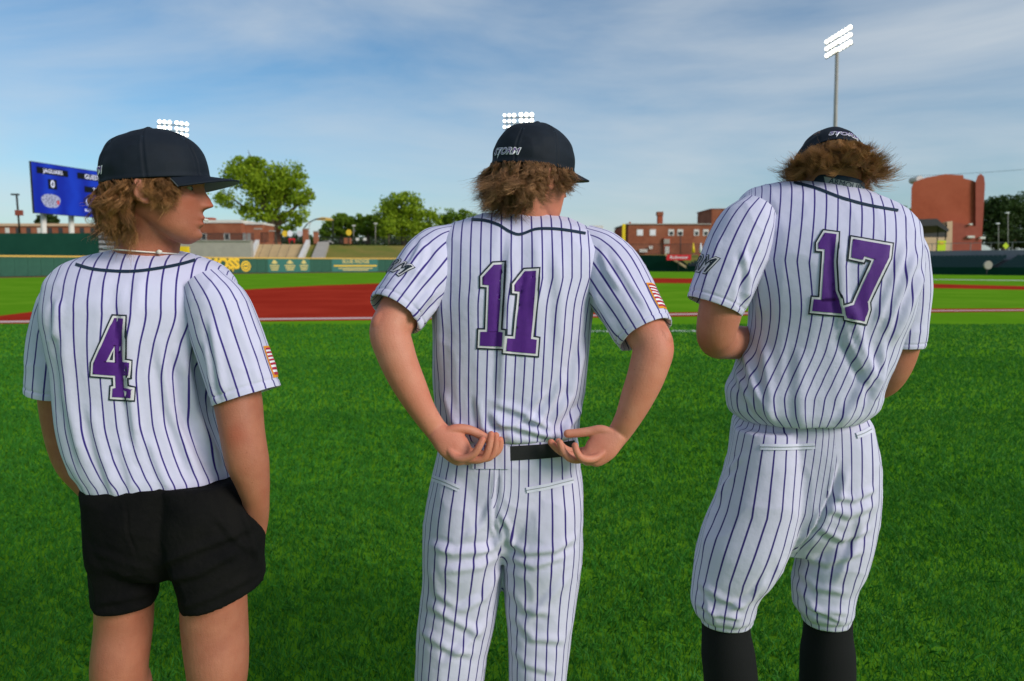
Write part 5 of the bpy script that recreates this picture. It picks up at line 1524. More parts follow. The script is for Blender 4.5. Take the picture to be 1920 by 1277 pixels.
    tag(mesh_obj('grass_berm', V, F, 'berm', None, False), kind='structure')
    # concrete retaining wall and stairs
    rw = empty('retaining_wall', tuple(P(400, 485, 128) * [1, 1, 0]), 'grey concrete retaining wall below the small brick building', 'wall')
    boxpx('wall_face', 250, 452.5, 470, 512, 127.2, 1.2, 'concrete', rw)
    boxpx('coping', 248, 450.5, 470, 452.4, 127.0, 1.6, 'concrete', rw)
    stt = empty('stairway', tuple(P(525, 485, 127) * [1, 1, 0]), 'wide tan concrete stairway climbing between pale sloping side walls', 'stairway')
    z0, z1 = 1.2, zp + .06; ns = 22
    for i in range(ns):
        za, zb = z0 + (z1 - z0) * i / ns, z0 + (z1 - z0) * (i + 1) / ns
        ya, yb = 127.5 + 13 * i / ns, 127.5 + 13 * (i + 1) / ns
        f = i / ns
        xa, xb = P(462 + 17 * f, 480, ya)[0], P(556 + 16 * f, 480, ya)[0]
        box('step', xa, xb, ya, yb + .05, za - .6, zb, 'concrete_tan', stt)
    for x0, x1 in ((462, 479), (558, 574)):
        a, b = P(x0, 487, 127.3), P(x1, 452, 140.4)
        prism('side_wall', [(a[0], a[1], 0), (b[0], b[1], 0), (b[0], b[1], zp + .95), (a[0], a[1], 2.3)], (.75, 0, 0), 'white_paint', stt)
    for x in (492, 509, 526, 543):
        a, b = P(x - 8, 482, 128.5), P(x + 6, 458, 139.5)
        a[2] = z0 + 1.1; b[2] = zp + .95
        hr = pole('handrail', [a, (a + b) / 2, b], .035, 'dark_metal', stt, 6)
    a, b = P(574, 485, 128), P(592, 455, 141)
    prism('wing_wall', [(a[0] + .8, a[1], 0), (b[0] + .4, b[1], 0), (b[0] + .4, b[1], zp + .6), (a[0] + .8, a[1], 2.2)], (2.2, 0, 0), 'concrete', stt)
    # gate pillars and dark fence on the plateau
    for x0, x1, yt in ((477, 487, 428), (505, 512, 432), (568, 576, 428), (588, 595, 433)):
        pl = empty('brick_pillar', tuple(P((x0 + x1) / 2, 455, 142)), None, None)
        tag(pl, {477: 'brick gate pillar at the left head of the stairway', 505: 'slim brick pillar behind the stairway gate', 568: 'brick gate pillar at the right head of the stairway', 588: 'outer brick pillar beside the arch sign'}[x0], 'pillar', 'brick pillars by the stairway')
        boxpx('shaft', x0, yt + 2, x1, 457, 142, .9, 'brick', pl); boxpx('cap_stone', x0 - 1, yt, x1 + 1, yt + 2, 141.9, 1.1, 'concrete', pl)
    def fence(label, xa, xb, yt, yb, Y, step=2.2, Y2=None):
        f = empty('iron_fence', tuple(P(xa, yb, Y)), label, 'fence', 'dark iron fences')
        Y2 = Y if Y2 is None else Y2
        n = int((xb - xa) / step)
        mesh = []
        Vs, Fs = [], []
        for i in range(n + 1):
            t = i / n; x = xa + (xb - xa) * t; yy = Y + (Y2 - Y) * t
            a, b = P(x, yb, yy), P(x, yt, yy)
            v, ff = box_arr(a[0] - .02, a[0] + .02, yy - .02, yy + .02, a[2], b[2]); Fs += [[k_ + len(Vs) for k_ in q_] for q_ in ff]; Vs += v
        o = mesh_obj('pickets', Vs, Fs, 'dark_metal', None, False); keep(o, f); o['kind'] = 'stuff'
        for y in (yt + .8, yb - 1.5):
            a, b = P(xa, y, Y), P(xb, y, Y2)
            pole('rail', [a, (a + b) / 2, b], .04, 'dark_metal', f, 6)
    fence('dark iron fence along the retaining wall by the small brick building', 374, 476, 437, 452, 128.0, 1.2)
    fence('dark iron gate fence between the pillars at the stair head', 487, 568, 436, 454, 142.4, 1.2)
    fence('dark iron fence along the top of the grass berm', 596, 1165, 444, 457.5, 147.5, 1.6, 158)
    fence('dark iron fence in front of the long brick factory', 1178, 1420, 457, 477, 165, 1.6)
    # ---------------- small brick building on the left
    bb = empty('brick_building', tuple(P(430, 455, 150)), 'small red brick building with white parapet beside the stairway', 'building')
    boxpx('wall', 330, 418, 452, 458, 150, 14, 'brick', bb); boxpx('side_wing', 452, 421, 492, 458, 152, 12, 'brick', bb)
    boxpx('parapet', 378, 412.5, 452.5, 418, 149.8, 14, 'white_paint', bb); boxpx('parapet', 452.5, 417, 492, 421, 151.8, 12, 'white_paint', bb); boxpx('parapet', 330, 415, 378, 418, 149.8, 14, 'white_paint', bb)
    boxpx('roof_vent', 384, 408, 398, 412.5, 152, 2, 'brick_dark', bb)
    for x0, x1 in ((377, 387), (420, 431), (456, 461), (464, 469)):
        w = boxpx('window', x0, 437, x1, 451, 149.93, .1, 'window_white', bb)
        boxpx('pane', x0 + 2, 439, x1 - 2, 449, 149.9, .05, 'glass_dark', w)
    # long low building and lamp post behind the batter's eye
    lb = empty('brick_terrace', tuple(P(80, 437, 150)), 'long low brick building with cream roof edge under the scoreboard', 'building')
    boxpx('wall', -300, 424, 176, 445, 150, 12, 'brick', lb); boxpx('roof_edge', -302, 419, 177, 424, 149.7, 12.6, 'peach', lb)
    for i in range(24):
        x = -290 + i * 20
        w = boxpx('window', x, 427, x + 7, 437, 149.93, .1, 'window_white' if i % 3 == 0 else 'glass_dark', lb)
    lp = empty('street_lamp', tuple(P(36, 437, 110)), 'thin dark lamp post with a small box left of the scoreboard', 'lamp post')
    pole('post', [P(37, 437, 110), P(34, 400, 110), P(31, 364, 110)], .14, 'dark_metal', lp); boxpx('lamp_head', 20, 363, 34, 366, 109.9, .3, 'dark_metal', lp); boxpx('control_box', 28, 394, 41, 404, 109.7, .3, 'brick_light', lp)
    # ---------------- scoreboard
    sb = empty('scoreboard', tuple(P(110, 440, 98) * [1, 1, 0]), 'large blue video scoreboard on two pale posts showing JAGUARS 0', 'scoreboard')
    c0, c1 = P(65, 398.5, 95), P(57.5, 303, 95)
    h = c1[2] - c0[2]
    r1 = P(178, 400.5, 104.5)
    ux = unit(np.array([r1[0] - c0[0], r1[1] - c0[1], 0])); W = 19.5
    nrm = np.array([ux[1], -ux[0], 0])
    o0 = np.array([c0[0], c0[1], c0[2]])
    m = mat('led_screen', (0.002, 0.006, 0.05), .4, .3)
    nt = m.node_tree; b_ = nt.nodes['Principled BSDF']
    tc = nt.nodes.new("ShaderNodeTexCoord"); wv = nt.nodes.new("ShaderNodeTexWave"); wv.inputs['Scale'].default_value = .35; wv.inputs['Distortion'].default_value = 2.0
    mx = nt.nodes.new("ShaderNodeMixRGB"); mx.inputs[1].default_value = (0.0, 0.012, 0.36, 1); mx.inputs[2].default_value = (0.004, 0.04, 0.55, 1)
    nt.links.new(tc.outputs['Object'], wv.inputs['Vector']); nt.links.new(wv.outputs['Fac'], mx.inputs[0]); nt.links.new(mx.outputs[0], b_.inputs['Emission Color']); b_.inputs['Emission Strength'].default_value = .62
    at = lambda x, z, d=0: o0 + ux * x + np.array([0, 0, z]) + nrm * d
    prism('cabinet', [at(-.06, -.08, -.03), at(W + .06, -.08, -.03), at(W + .06, h + .08, -.03), at(-.06, h + .08, -.03)], -nrm * .25, 'dark_metal', sb)
    scr = mesh_obj('screen', [at(0, 0, .0), at(W, 0, 0), at(W, h, 0), at(0, h, 0)], [[0, 1, 2, 3]], m, None, False); keep(scr, sb)
    e_w = mat('led_white', (.02, .02, .02), .5, .2, emit=((.75, .78, 1), .9)); e_k = mat('led_black', (.004, .004, .006), .5, .2); e_r = mat('led_red', (.02, 0, 0), .5, .2, emit=((.7, .05, .05), .6)); e_g = mat('led_grey', (.02, .02, .02), .5, .2, emit=((.4, .42, .6), .7))
    def srect(x0, x1, z0, z1, mm, d, name='score_panel'):
        o = mesh_obj(name, [at(x0, z0, d), at(x1, z0, d), at(x1, z1, d), at(x0, z1, d)], [[0, 1, 2, 3]], mm, None, False); keep(o, sb)
    sx = lambda px: (px - 60) * W / 250.0       # rough screen metres from photo pixels
    for x0, x1, z0, z1 in ((.7, 5.6, h * .79, h * .92), (2.3, 3.7, h * .50, h * .70), (7.1, 12.2, h * .79, h * .92), (8.2, 13.0, h * .52, h * .65), (15.5, 19.0, h * .79, h * .92), (14.6, 16.0, h * .50, h * .70)):
        srect(x0, x1, z0, z1, e_k, .02)
    for x, z, t_, s_ in ((3.2, .855, "JAGUARS", .74), (3.0, .60, "0", 1.35), (9.7, .855, "GUEST", .9), (10.4, .585, "TOP", .75), (8.6, .30, "0", 1.3), (10.4, .30, "0", 1.3), (8.6, .13, "BALL", .5)):
        text_on('score_lettering', t_, at(x, h * z, .04), ux, (0, 0, 1), s_, e_w, sb, .01)
    # spotted cat-head badge on the screen: plain pale disc shape with spots
    pts = [at(2.6 + 1.45 * math.cos(a) * (1 + .08 * math.sin(3 * a)), h * .26 + 1.0 * math.sin(a) * (1 + .1 * math.cos(2 * a)), .03) for a in np.linspace(0, 2 * math.pi, 33)[:-1]]
    o = mesh_obj('badge', pts, [list(range(32))], e_g, None, False); keep(o, sb)
    for i in range(26):
        a, r_ = i * 2.4, .22 + .045 * i
        cx_, cz_ = 2.5 + r_ * 1.1 * math.cos(a), h * .27 + r_ * .72 * math.sin(a)
        pts = [at(cx_ + .09 * math.cos(q_), cz_ + .09 * math.sin(q_), .04) for q_ in np.linspace(0, 2 * math.pi, 9)[:-1]]
        o = mesh_obj('badge_spot', pts, [list(range(8))], e_k, None, False); keep(o, sb)
    srect(3.5, 3.85, h * .2, h * .28, e_r, .045, 'badge_mark')
    for px in (82.5, 134.5, 190, 240):
        Yp = 96 + (px - 65) * .083; b0 = P(px, 440, Yp + .8); t0 = P(px - 1.5, 399, Yp + .8)
        pole('post', [(b0[0], b0[1], 0), (b0[0], b0[1], b0[2]), t0], .36, 'white_paint', sb, 12)
    # ---------------- trees behind the left side
    px_tree('oak_tree', 'tall spreading tree with bright spring leaves rising behind the stairway', 512, 456, 160,
            [(463, 326, 36, 30), (440, 372, 28, 16), (512, 345, 42, 34), (548, 345, 34, 34), (560, 385, 26, 26), (500, 392, 34, 26), (470, 395, 20, 16), (540, 415, 26, 16), (480, 308, 20, 16), (575, 372, 14, 16)], 15000, .62, 'leaf_bright', .75, seed=1, cluster=.26)
    px_tree('round_tree', 'rounded bright green tree on the berm next to the dark row of trees', 757, 458, 185, [(757, 392, 38, 28), (735, 412, 30, 28), (785, 410, 34, 30), (760, 425, 48, 24), (757, 372, 24, 14)], 12000, .62, 'leaf_bright', .6, seed=2, limbs=False)
    px_tree('row_tree', 'dark leafy tree left of the rounded bright tree', 690, 456, 195, [(690, 424, 22, 20), (712, 428, 18, 22), (668, 430, 16, 16)], 6000, .6, 'leaf_mid', .5, group='trees behind the berm', seed=3, limbs=False)
    px_tree('row_tree', 'broad mid green tree beside the arch sign', 640, 456, 195, [(625, 430, 20, 18), (648, 422, 24, 20), (668, 416, 16, 14), (610, 440, 12, 14)], 7000, .6, 'leaf_mid', .5, group='trees behind the berm', seed=4, limbs=False)
    px_tree('row_tree', 'olive green tree whose top shows beside the shoulder of player 11', 862, 456, 200, [(850, 415, 24, 20), (880, 412, 22, 16), (835, 425, 18, 18), (905, 425, 25, 20), (868, 400, 12, 8)], 7000, .62, 'leaf_mid', .5, group='trees behind the berm', seed=5, limbs=False)
    px_tree('row_tree', 'mid green tree hidden mostly behind player 11', 985, 456, 205, [(960, 425, 30, 22), (1010, 428, 30, 20), (1050, 436, 25, 14)], 6000, .62, 'leaf_mid', .5, group='trees behind the berm', seed=6, limbs=False)
    px_tree('young_tree', 'slim young yellow green tree in front of the rounded tree', 729, 456, 165, [(729, 425, 11, 14), (729, 440, 13, 9), (729, 410, 6, 8)], 2500, .42, 'leaf_bright', .14, seed=7, limbs=False)
    px_tree('small_tree', 'small round dark tree between the scoreboard posts', 88, 428, 160, [(80, 414, 10, 8), (95, 412, 12, 9)], 3000, .5, 'leaf_dark', .4, seed=8, limbs=False)
    px_tree('small_tree', 'low bush by the far white tower', 1120, 452, 210, [(1118, 446, 10, 6), (1128, 446, 7, 6)], 1500, .5, 'leaf_mid', .3, seed=9, limbs=False)
    rng = np.random.default_rng(77)
    nL = 16000
    x = rng.uniform(-60, 1330, nL); yt = 446 - 10 * (.5 + .5 * vnoise(np.stack([x, x * 0, x * 0], -1), .022, 3)) - 6 * np.clip(vnoise(np.stack([x, x * 0, x * 0], -1), .09, 5), 0, 1)
    yv = yt + rng.random(nL) ** .8 * (464 - yt); Yv = rng.uniform(228, 250, nL)
    p = np.array([P(a, b, c) for a, b, c in zip(x, yv, Yv)])
    a = unit(rng.normal(0, 1, (nL, 3))); b = unit(np.cross(a, rng.normal(0, 1, (nL, 3)))); sz = rng.uniform(.7, 1.5, nL)[:, None]
    V = np.stack([p - a * sz * .5, p + b * sz * .4, p + a * sz * .5, p - b * sz * .4], 1).reshape(-1, 3)
    tag(mesh_obj('far_wood', V, np.arange(nL * 4).reshape(-1, 4), 'leaf_dark', None, False, {'tone': ('POINT', np.repeat(rng.random(nL), 4))}), 'dark band of distant woods behind the ballpark', 'woods', kind='stuff')
    # arch sign over the walk, lamps and banners along the berm top
    ar = empty('arch_sign', tuple(P(608, 457, 150)), 'yellow brown arched entrance sign on thin posts', 'sign')
    prism('sign_board', [P(589, 412.5, 150), P(626, 414, 150), P(620, 409, 150), P(605, 407, 150), P(594, 409.5, 150)], (0, .3, 0), 'pad_yellow', ar)
    a_ = [P(568, 430, 150), P(578, 418, 150), P(592, 411, 150), P(610, 410, 150)]
    pole('arch', a_, .12, 'dark_metal', ar, 6); pole('post', [P(568, 457, 150), P(568, 440, 150), P(568, 428, 150)], .12, 'dark_metal', ar, 6); pole('post', [P(624, 457, 150), P(624, 430, 150), P(624, 413, 150)], .1, 'dark_metal', ar, 6)
    for x, c, lab in ((534, 'gold', 'round yellow emblem sign on the stair head fence'), (543.5, 'logo_white', 'round white emblem sign on the stair head fence'), (562, 'number_white', 'pale round sign by the right stair pillar'), (654, 'gold', 'yellow round sign on a brick plinth on the berm')):
        y = 438 if x != 654 else 436
        dsc = empty('round_sign', tuple(P(x, 455, 141.5)), lab, 'sign', 'round signs on the plateau')
        c3 = P(x, y, 141.5); pts = [c3 + np.array([math.cos(a) * .55, 0, math.sin(a) * .6]) for a in np.linspace(0, 2 * math.pi, 17)[:-1]]
        prism('disc', pts, (0, .1, 0), c, dsc); pole('stem', [P(x, 456, 141.6), P(x, 450, 141.6), P(x, y, 141.6)], .06, 'dark_metal', dsc, 6)
        if x == 654: boxpx('plinth', 645, 446, 657, 457, 141.7, 1, 'brick', dsc)
    for x, yt in ((704, 420), (663, 424), (580, 420)):
        l = empty('street_lamp', tuple(P(x, 457, 149)), {704: 'slender lamp post in front of the rounded tree', 663: 'slender lamp post near the yellow round sign', 580: 'slender lamp post beside the arch sign'}[x], 'lamp post', 'lamp posts on the berm')
        pole('post', [P(x, 457, 149), P(x, 440, 149), P(x, yt, 149)], .07, 'steel', l, 6); boxpx('lamp_head', x - 3, yt - 2, x + 3, yt, 148.9, .4, 'window_white', l)
    for x, c, lb_ in ((670, 'window_white', 'small white sign left of the berm fence'), (684, 'window_white', 'small white notice board on the berm top'), (547, 'sign_red', 'low red barrier at the stair head'), (612, 'grey_wall', 'pale parked car behind the berm')):
        bx = empty('notice_sign' if c == 'window_white' else ('barrier' if c == 'sign_red' else 'parked_car'), tuple(P(x, 456, 148)), lb_, 'sign' if c == 'window_white' else ('barrier' if c == 'sign_red' else 'car'))
        if c == 'grey_wall':
            prism('car_body', [P(603, 456.5, 148), P(622, 456.5, 148), P(622, 453.6, 148), P(618.5, 452.9, 148), P(616, 450.6, 148), P(609, 450.4, 148), P(606, 452.8, 148), P(603, 453.6, 148)], (0, 1.7, 0), 'white_paint', bx)
            prism('window', [P(607.2, 452.9, 147.98), P(615.6, 452.9, 147.98), P(614.8, 451.1, 147.98), P(609.3, 451.0, 147.98)], (0, .01, 0), 'glass_dark', bx)
            for xw in (606.5, 618.5):
                c3 = P(xw, 456.6, 147.95); prism('wheel', [c3 + np.array([math.cos(a) * .32, 0, math.sin(a) * .32]) for a in np.linspace(0, 2 * math.pi, 13)[:-1]], (0, .2, 0), 'dark_metal', bx)
        elif c == 'sign_red':
            boxpx('rail', 541, 447, 553, 450, 141.3, .2, c, bx); boxpx('foot', 542, 450, 543, 456, 141.3, .2, c, bx); boxpx('foot', 551, 450, 552, 456, 141.3, .2, c, bx)
        else:
            boxpx('board', x - 3, 446, x + 3, 451, 148, .1, c, bx); boxpx('post', x - .5, 451, x + .5, 457, 148, .1, 'dark_metal', bx)
    # yellow post behind player 4's chin
    yp = empty('yellow_post', tuple(P(343, 500, 94) * [1, 1, 0]), 'thick yellow padded post behind the outfield wall', 'post')
    boxpx('pad_lower', 333, 478, 352, 520, 97.5, .8, 'pole_yellow', yp); boxpx('pad_upper', 334, 462, 351, 477.8, 97.6, .7, 'pole_yellow', yp)
    # ---------------- far white tower
    wt = empty('white_tower', tuple(P(1120, 455, 320)), 'pale block tower far off beyond the foul pole', 'building')
    boxpx('shaft', 1110, 423, 1131, 455, 320, 6, 'white_paint', wt); boxpx('panel_recess', 1114, 426, 1119, 436, 319.9, .3, 'grey_wall', wt)
    boxpx('low_block', 1100, 449, 1172, 452, 300, 10, 'white_paint', wt); boxpx('low_wall', 1100, 452, 1172, 470, 300.3, 10, 'brick', wt)
    # ---------------- foul pole
    fp = empty('foul_pole', tuple(P(1170, 507, 136) * [1, 1, 0]), 'bright yellow foul pole at the end of the outfield wall', 'pole')
    b0, t0 = P(1171, 507, 136), P(1168.5, 421, 136)
    boxpx('screen', 1166, 420, 1173, 478, 136, .15, 'pole_yellow', fp); boxpx('shaft', 1168, 478.2, 1173, 508, 136, .4, 'pole_yellow', fp)
    # ---------------- brick factory
    fb = empty('brick_factory', tuple(P(1260, 475, 182)), 'long flat brick factory with chimney and broken windows behind the foul pole', 'building')
    boxpx('wall', 1177, 421, 1420, 480, 182, 22, 'brick', fb); boxpx('coping', 1175, 419, 1334, 421, 181.7, 22.6, 'concrete', fb)
    boxpx('tower_block', 1334, 392, 1400, 421, 181.9, 14, 'brick', fb); boxpx('tower_coping', 1333, 391, 1401, 392, 181.7, 14.4, 'brick_dark', fb)
    boxpx('side_wall', 1172, 424, 1177, 480, 184, 20, 'brick_dark', fb)
    ch = boxpx('chimney', 1233.5, 404, 1243, 420, 184, 1.4, 'brick_dark', fb); boxpx('chimney_cap', 1232.5, 397, 1244, 403.8, 183.8, 1.8, 'brick', ch); boxpx('vent', 1180, 416, 1183, 420, 184, .5, 'brick_dark', fb)
    for x0, x1, bro in ((1194, 1206, 0), (1218, 1230, 0), (1253, 1264, 1), (1270, 1281, 1), (1301, 1311, 1), (1318, 1329, 1), (1345, 1356, 1), (1366, 1377, 0)):
        w = boxpx('window', x0, 430, x1, 442, 181.93, .12, 'window_white', fb)
        if bro:
            prism('broken_pane', [P(x0 + 1.5, 434, 181.9), P(x0 + 4, 435.5, 181.9), P(x1 - 4, 433.6, 181.9), P(x1 - 1.5, 436, 181.9), P(x1 - 2.5, 441, 181.9), P(x0 + 3, 441, 181.9)], (0, .02, 0), 'glass_dark', w)
        else:
            boxpx('pane', x0 + 1.5, 431.5, x1 - 1.5, 440.5, 181.9, .02, 'logo_white', w)
    for x0, x1, y0, y1, c in ((1244, 1258, 445, 476, 'brick_dark'), (1245, 1256, 448, 457, 'concrete'), (1247, 1255, 462, 475, 'window_white'), (1199, 1214, 467, 473, 'white_paint'), (1217, 1224, 461, 467, 'white_paint')):
        boxpx({'brick_dark': 'porch', 'concrete': 'awning', 'window_white': 'door', 'white_paint': 'wall_panel'}[c], x0, y0, x1, y1, 181.4 if c == 'brick_dark' else 181.2, .4, c, fb)
    lpf = empty('street_lamp', tuple(P(1276, 478, 160)), 'dark lamp post in front of the brick factory', 'lamp post')
    pole('post', [P(1276, 478, 160), P(1276, 460, 160), P(1276, 440, 160)], .1, 'dark_metal', lpf, 6); boxpx('lamp_head', 1272, 437, 1280, 440, 159.8, .5, 'dark_metal', lpf)
    for x, c, lb_ in ((1300, 'pole_yellow', 'folded yellow umbrella by the brick factory fence'), (1314, 'logo_white', 'folded white umbrella by the brick factory fence')):
        u_ = empty('folded_umbrella', tuple(P(x, 474, 150)), lb_, 'umbrella', 'folded umbrellas')
        a, b, c_ = P(x, 474, 150), P(x, 465, 150), P(x, 455, 150)
        pole('canopy', [a, b, c_], [.32, .25, .05], c, u_, 10); pole('stem', [P(x, 480, 150), P(x, 476, 150), P(x, 472, 150)], .05, 'steel', u_, 6)
    # ---------------- dark wall, stands and signs right of the foul pole
    bw = empty('bullpen_wall', tuple(P(1235, 507, 128) * [1, 1, 0]), 'dark green wall with sloping end right of the foul pole', 'wall')
    a, b, c_, d_ = P(1186, 508, 130), P(1292, 508, 124), P(1268, 479, 125), P(1186, 478, 130)
    prism('wall_face', [a * [1, 1, 0], b * [1, 1, 0], (b[0], b[1], 1.0), c_, d_], (.1, .5, 0), 'pad_dark', bw)
    prism('end_post', [(P(1172, 508, 132)[0], 132, 0), (P(1187, 508, 130.2)[0], 130.2, 0), P(1187, 477, 130.2), P(1172, 477, 132)], (.1, .4, 0), 'pad', bw)
    a, b = P(1246, 478.5, 124.9), P(1292, 507, 123.6)
    prism('sloping_rail', [a, b, b + [0, 0, .35], a + [0, 0, .35]], (.3, .6, 0), 'concrete_tan', bw)
    # stepped seating along the foul line
    st_ = empty('grandstand', tuple(P(1500, 512, 108) * [1, 1, 0]), 'dark green tiers of seats along the foul line on the right', 'grandstand')
    A, B = np.array(P(1262, 500, 126)[:2]), np.array(P(2300, 500, 72)[:2])
    ux2 = unit(B - A); nx = np.array([-ux2[1], ux2[0]])
    nx = nx if nx[1] > 0 else -nx
    LL = np.linalg.norm(B - A)
    def sbox(name, s0, s1, d0, d1, z0, z1, material, parent):
        p = [A + ux2 * s + nx * d for s, d in ((s0, d0), (s1, d0), (s1, d1), (s0, d1))]
        return prism(name, [(q_[0], q_[1], z0) for q_ in p], (0, 0, z1 - z0), material, parent)
    sbox('front_wall', 0, LL, 0, .3, 0, .95, 'pad_dark', st_)
    for i in range(9):
        sbox('tier', 0, LL, .4 + i * .85, .4 + (i + 1) * .85, 0, .35 + i * .19, 'riser', st_)
    Vs, Fs = [], []
    for i in range(8):
        s = 1.0
        while s < LL - 1:
            if (s % 12) > 1.3 and abs(s - 3.2) > 1.2:
                p = A + ux2 * s + nx * (.75 + i * .85); z = .35 + i * .19
                for (du, dv, z0, z1) in (((-.22, .22), (-.05, .0), .4, .82), ((-.22, .22), (-.42, -.05), .38, .44)):
                    q4 = [p + ux2 * du[k_] + nx * dv[j_] for k_, j_ in ((0, 0), (1, 0), (1, 1), (0, 1))]
                    b0_ = len(Vs); Vs += [(w[0], w[1], z + z0) for w in q4] + [(w[0], w[1], z + z1) for w in q4]
                    Fs += [[b0_ + x for x in f] for f in ([0, 1, 2, 3], [4, 5, 6, 7], [0, 1, 5, 4], [1, 2, 6, 5], [2, 3, 7, 6], [3, 0, 4, 7])]
            s += .52
    o = mesh_obj('seats', Vs, Fs, 'seat', None, False); keep(o, st_); o['kind'] = 'stuff'
    for s in (4.0, 16, 28, 40):
        for i in range(9):
            sbox('aisle_step', s, s + 1.1, .3 + i * .85, .38 + (i + 1) * .85, 0, .37 + i * .19 + .004, 'concrete_tan', st_)
    sbox('back_wall', 10, LL, 8.3, 8.6, 0, 3.15, 'grey_wall', st_)
    for s0 in np.arange(12, LL - 2, 2.4):
        sbox('rail_post', s0, s0 + .07, 8.35, 8.42, 3.15, 4.1, 'steel', st_)
    sbox('hand_rail', 12, LL - 2, 8.34, 8.43, 4.1, 4.17, 'steel', st_)
    for xa, xb, ya, yb, Yd, lab in ((1250, 1296, 477.5, 488, 122.5, 'red beer sign above the sloping rail by the foul pole'), (1311, 1360, 477, 487, 119.5, 'red beer sign behind the sleeve of player 17'), (1722, 1771, 472, 484, 102, 'red beer sign on the grey wall below the lime banner')):
        rs = empty('sponsor_sign', tuple(P(xa, yb, Yd)), lab, 'sign', 'red sponsor signs')
        pl = boxpx('board', xa, ya, xb, yb, Yd, .15, 'sign_red', rs)
        c3 = (P(xa, yb, Yd) + P(xb, ya, Yd)) / 2 + np.array([0, -.02, 0])
        text_on('lettering', "Budweiser", c3, (1, 0, 0), (0, 0, 1), (yb - ya) * Yd / FPX * .72, 'logo_white', rs, .006, stretch=1.05)
        pole('stand', [(c3[0], Yd + .3, 0), (c3[0], Yd + .3, c3[2] / 2), (c3[0], Yd + .3, c3[2])], .08, 'dark_metal', rs, 6)
    ds = empty('white_dish', tuple(P(1853, 505, 88)), 'pale round drum lying on the dark green seats', 'drum')
    c3 = P(1853, 497, 87); pts = [c3 + np.array([math.cos(a) * .48, -.05, math.sin(a) * .5]) for a in np.linspace(0, 2 * math.pi, 21)[:-1]]
    prism('disc', pts, (.1, .4, 0), 'concrete', ds); pole('stand', [c3 + [0, .2, -1.6], c3 + [0, .2, -.9], c3 + [0, .2, -.3]], .06, 'dark_metal', ds, 6)
    # ---------------- theatre block with canopy
    th = empty('theatre_block', tuple(P(1775, 470, 150)), 'tall windowless red brick block with stepped roofline on the right', 'building')
    Yt = 150
    out = [(1706, 505), (1709, 352), (1713, 342), (1725, 337), (1736, 333), (1772, 326.5), (1806, 328.5), (1807, 334.5), (1822, 338), (1829, 341), (1829, 505)]
    prism('front_wall', [P(x, y, Yt) for x, y in out], (9.6, 16, 0), 'brick_dark', th)
    out = [(1829.2, 505), (1829.2, 341), (1833, 330), (1839, 325.5), (1845, 331), (1847, 345), (1838, 505)]
    prism('side_tower', [P(x, y, Yt - .6) for x, y in out], (8.6, 14, 0), 'brick_light', th)
    prism('lower_wing', [P(x, y, Yt - 2.4) for x, y in ((1784, 505), (1786, 415.5), (1826, 424), (1835, 424), (1834, 505))], (0, 1.6, 0), 'brick_light', th)
    prism('pilaster', [P(x, y, Yt - 2.8) for x, y in ((1776, 505), (1776, 416), (1786, 414.5), (1784.5, 505))], (0, 1.8, 0), 'peach', th)
    prism('roof_tank', [P(1725 + 7 * math.cos(a), 336 + 6.5 * math.sin(a), Yt + 5) for a in np.linspace(0, 2 * math.pi, 17)[:-1]], (0, 3, 0), 'white_paint', th)
    for x0, y0, x1, y1 in ((1815, 442, 1828, 446), (1838, 444, 1848, 448), (1818, 419, 1824, 422)): boxpx('wall_lamp', x0, y0, x1, y1, Yt - 3, .5, 'white_paint', th)
    cn = empty('canopy', tuple(P(1730, 470, 132)), 'dark flat roofed open pavilion in front of the theatre block', 'pavilion')
    prism('roof', [P(x, y, 130) for x, y in ((1630, 424), (1640, 413), (1757, 410), (1780, 431), (1777, 435), (1752, 419.5), (1630, 426))], (0, 9, 0), 'roof_dark', cn)
    prism('fascia', [P(x, y, 129.8) for x, y in ((1640, 419), (1757, 416), (1757, 423), (1640, 426))], (0, .3, 0), 'roof_dark', cn)
    for x in (1650, 1757, 1772): boxpx('column', x, 418, x + 3.5, 476, 130.5, .35, 'dark_metal', cn)
    boxpx('back_wall', 1640, 445, 1778, 480, 138.5, .4, 'peach', cn); boxpx('painted_shade', 1640, 424, 1776, 445, 138.6, .3, 'dark_metal', cn)  # upper dark sheet is the shade under the roof, put in as colour
    bn = empty('banner', tuple(P(1766, 472, 126)), 'lime yellow upright banner at the pavilion', 'banner')
    boxpx('cloth', 1757, 451, 1774, 472.5, 126, .08, 'sign_lime', bn); boxpx('print', 1761, 453, 1770, 459, 125.95, .03, 'gold', bn); boxpx('post', 1755.6, 450, 1756.8, 482, 126, .1, 'dark_metal', bn)
    dsn = empty('warning_sign', tuple(P(1886, 480, 104)), 'lime diamond shaped sign above the grey wall', 'sign')
    prism('plate', [P(1886, 454.5, 104), P(1892, 461, 104), P(1886, 467.5, 104), P(1880, 461, 104)], (0, .05, 0), 'sign_lime', dsn); pole('post', [P(1886, 484, 104.1), P(1886, 475, 104.1), P(1886, 460, 104.1)], .05, 'steel', dsn, 6)
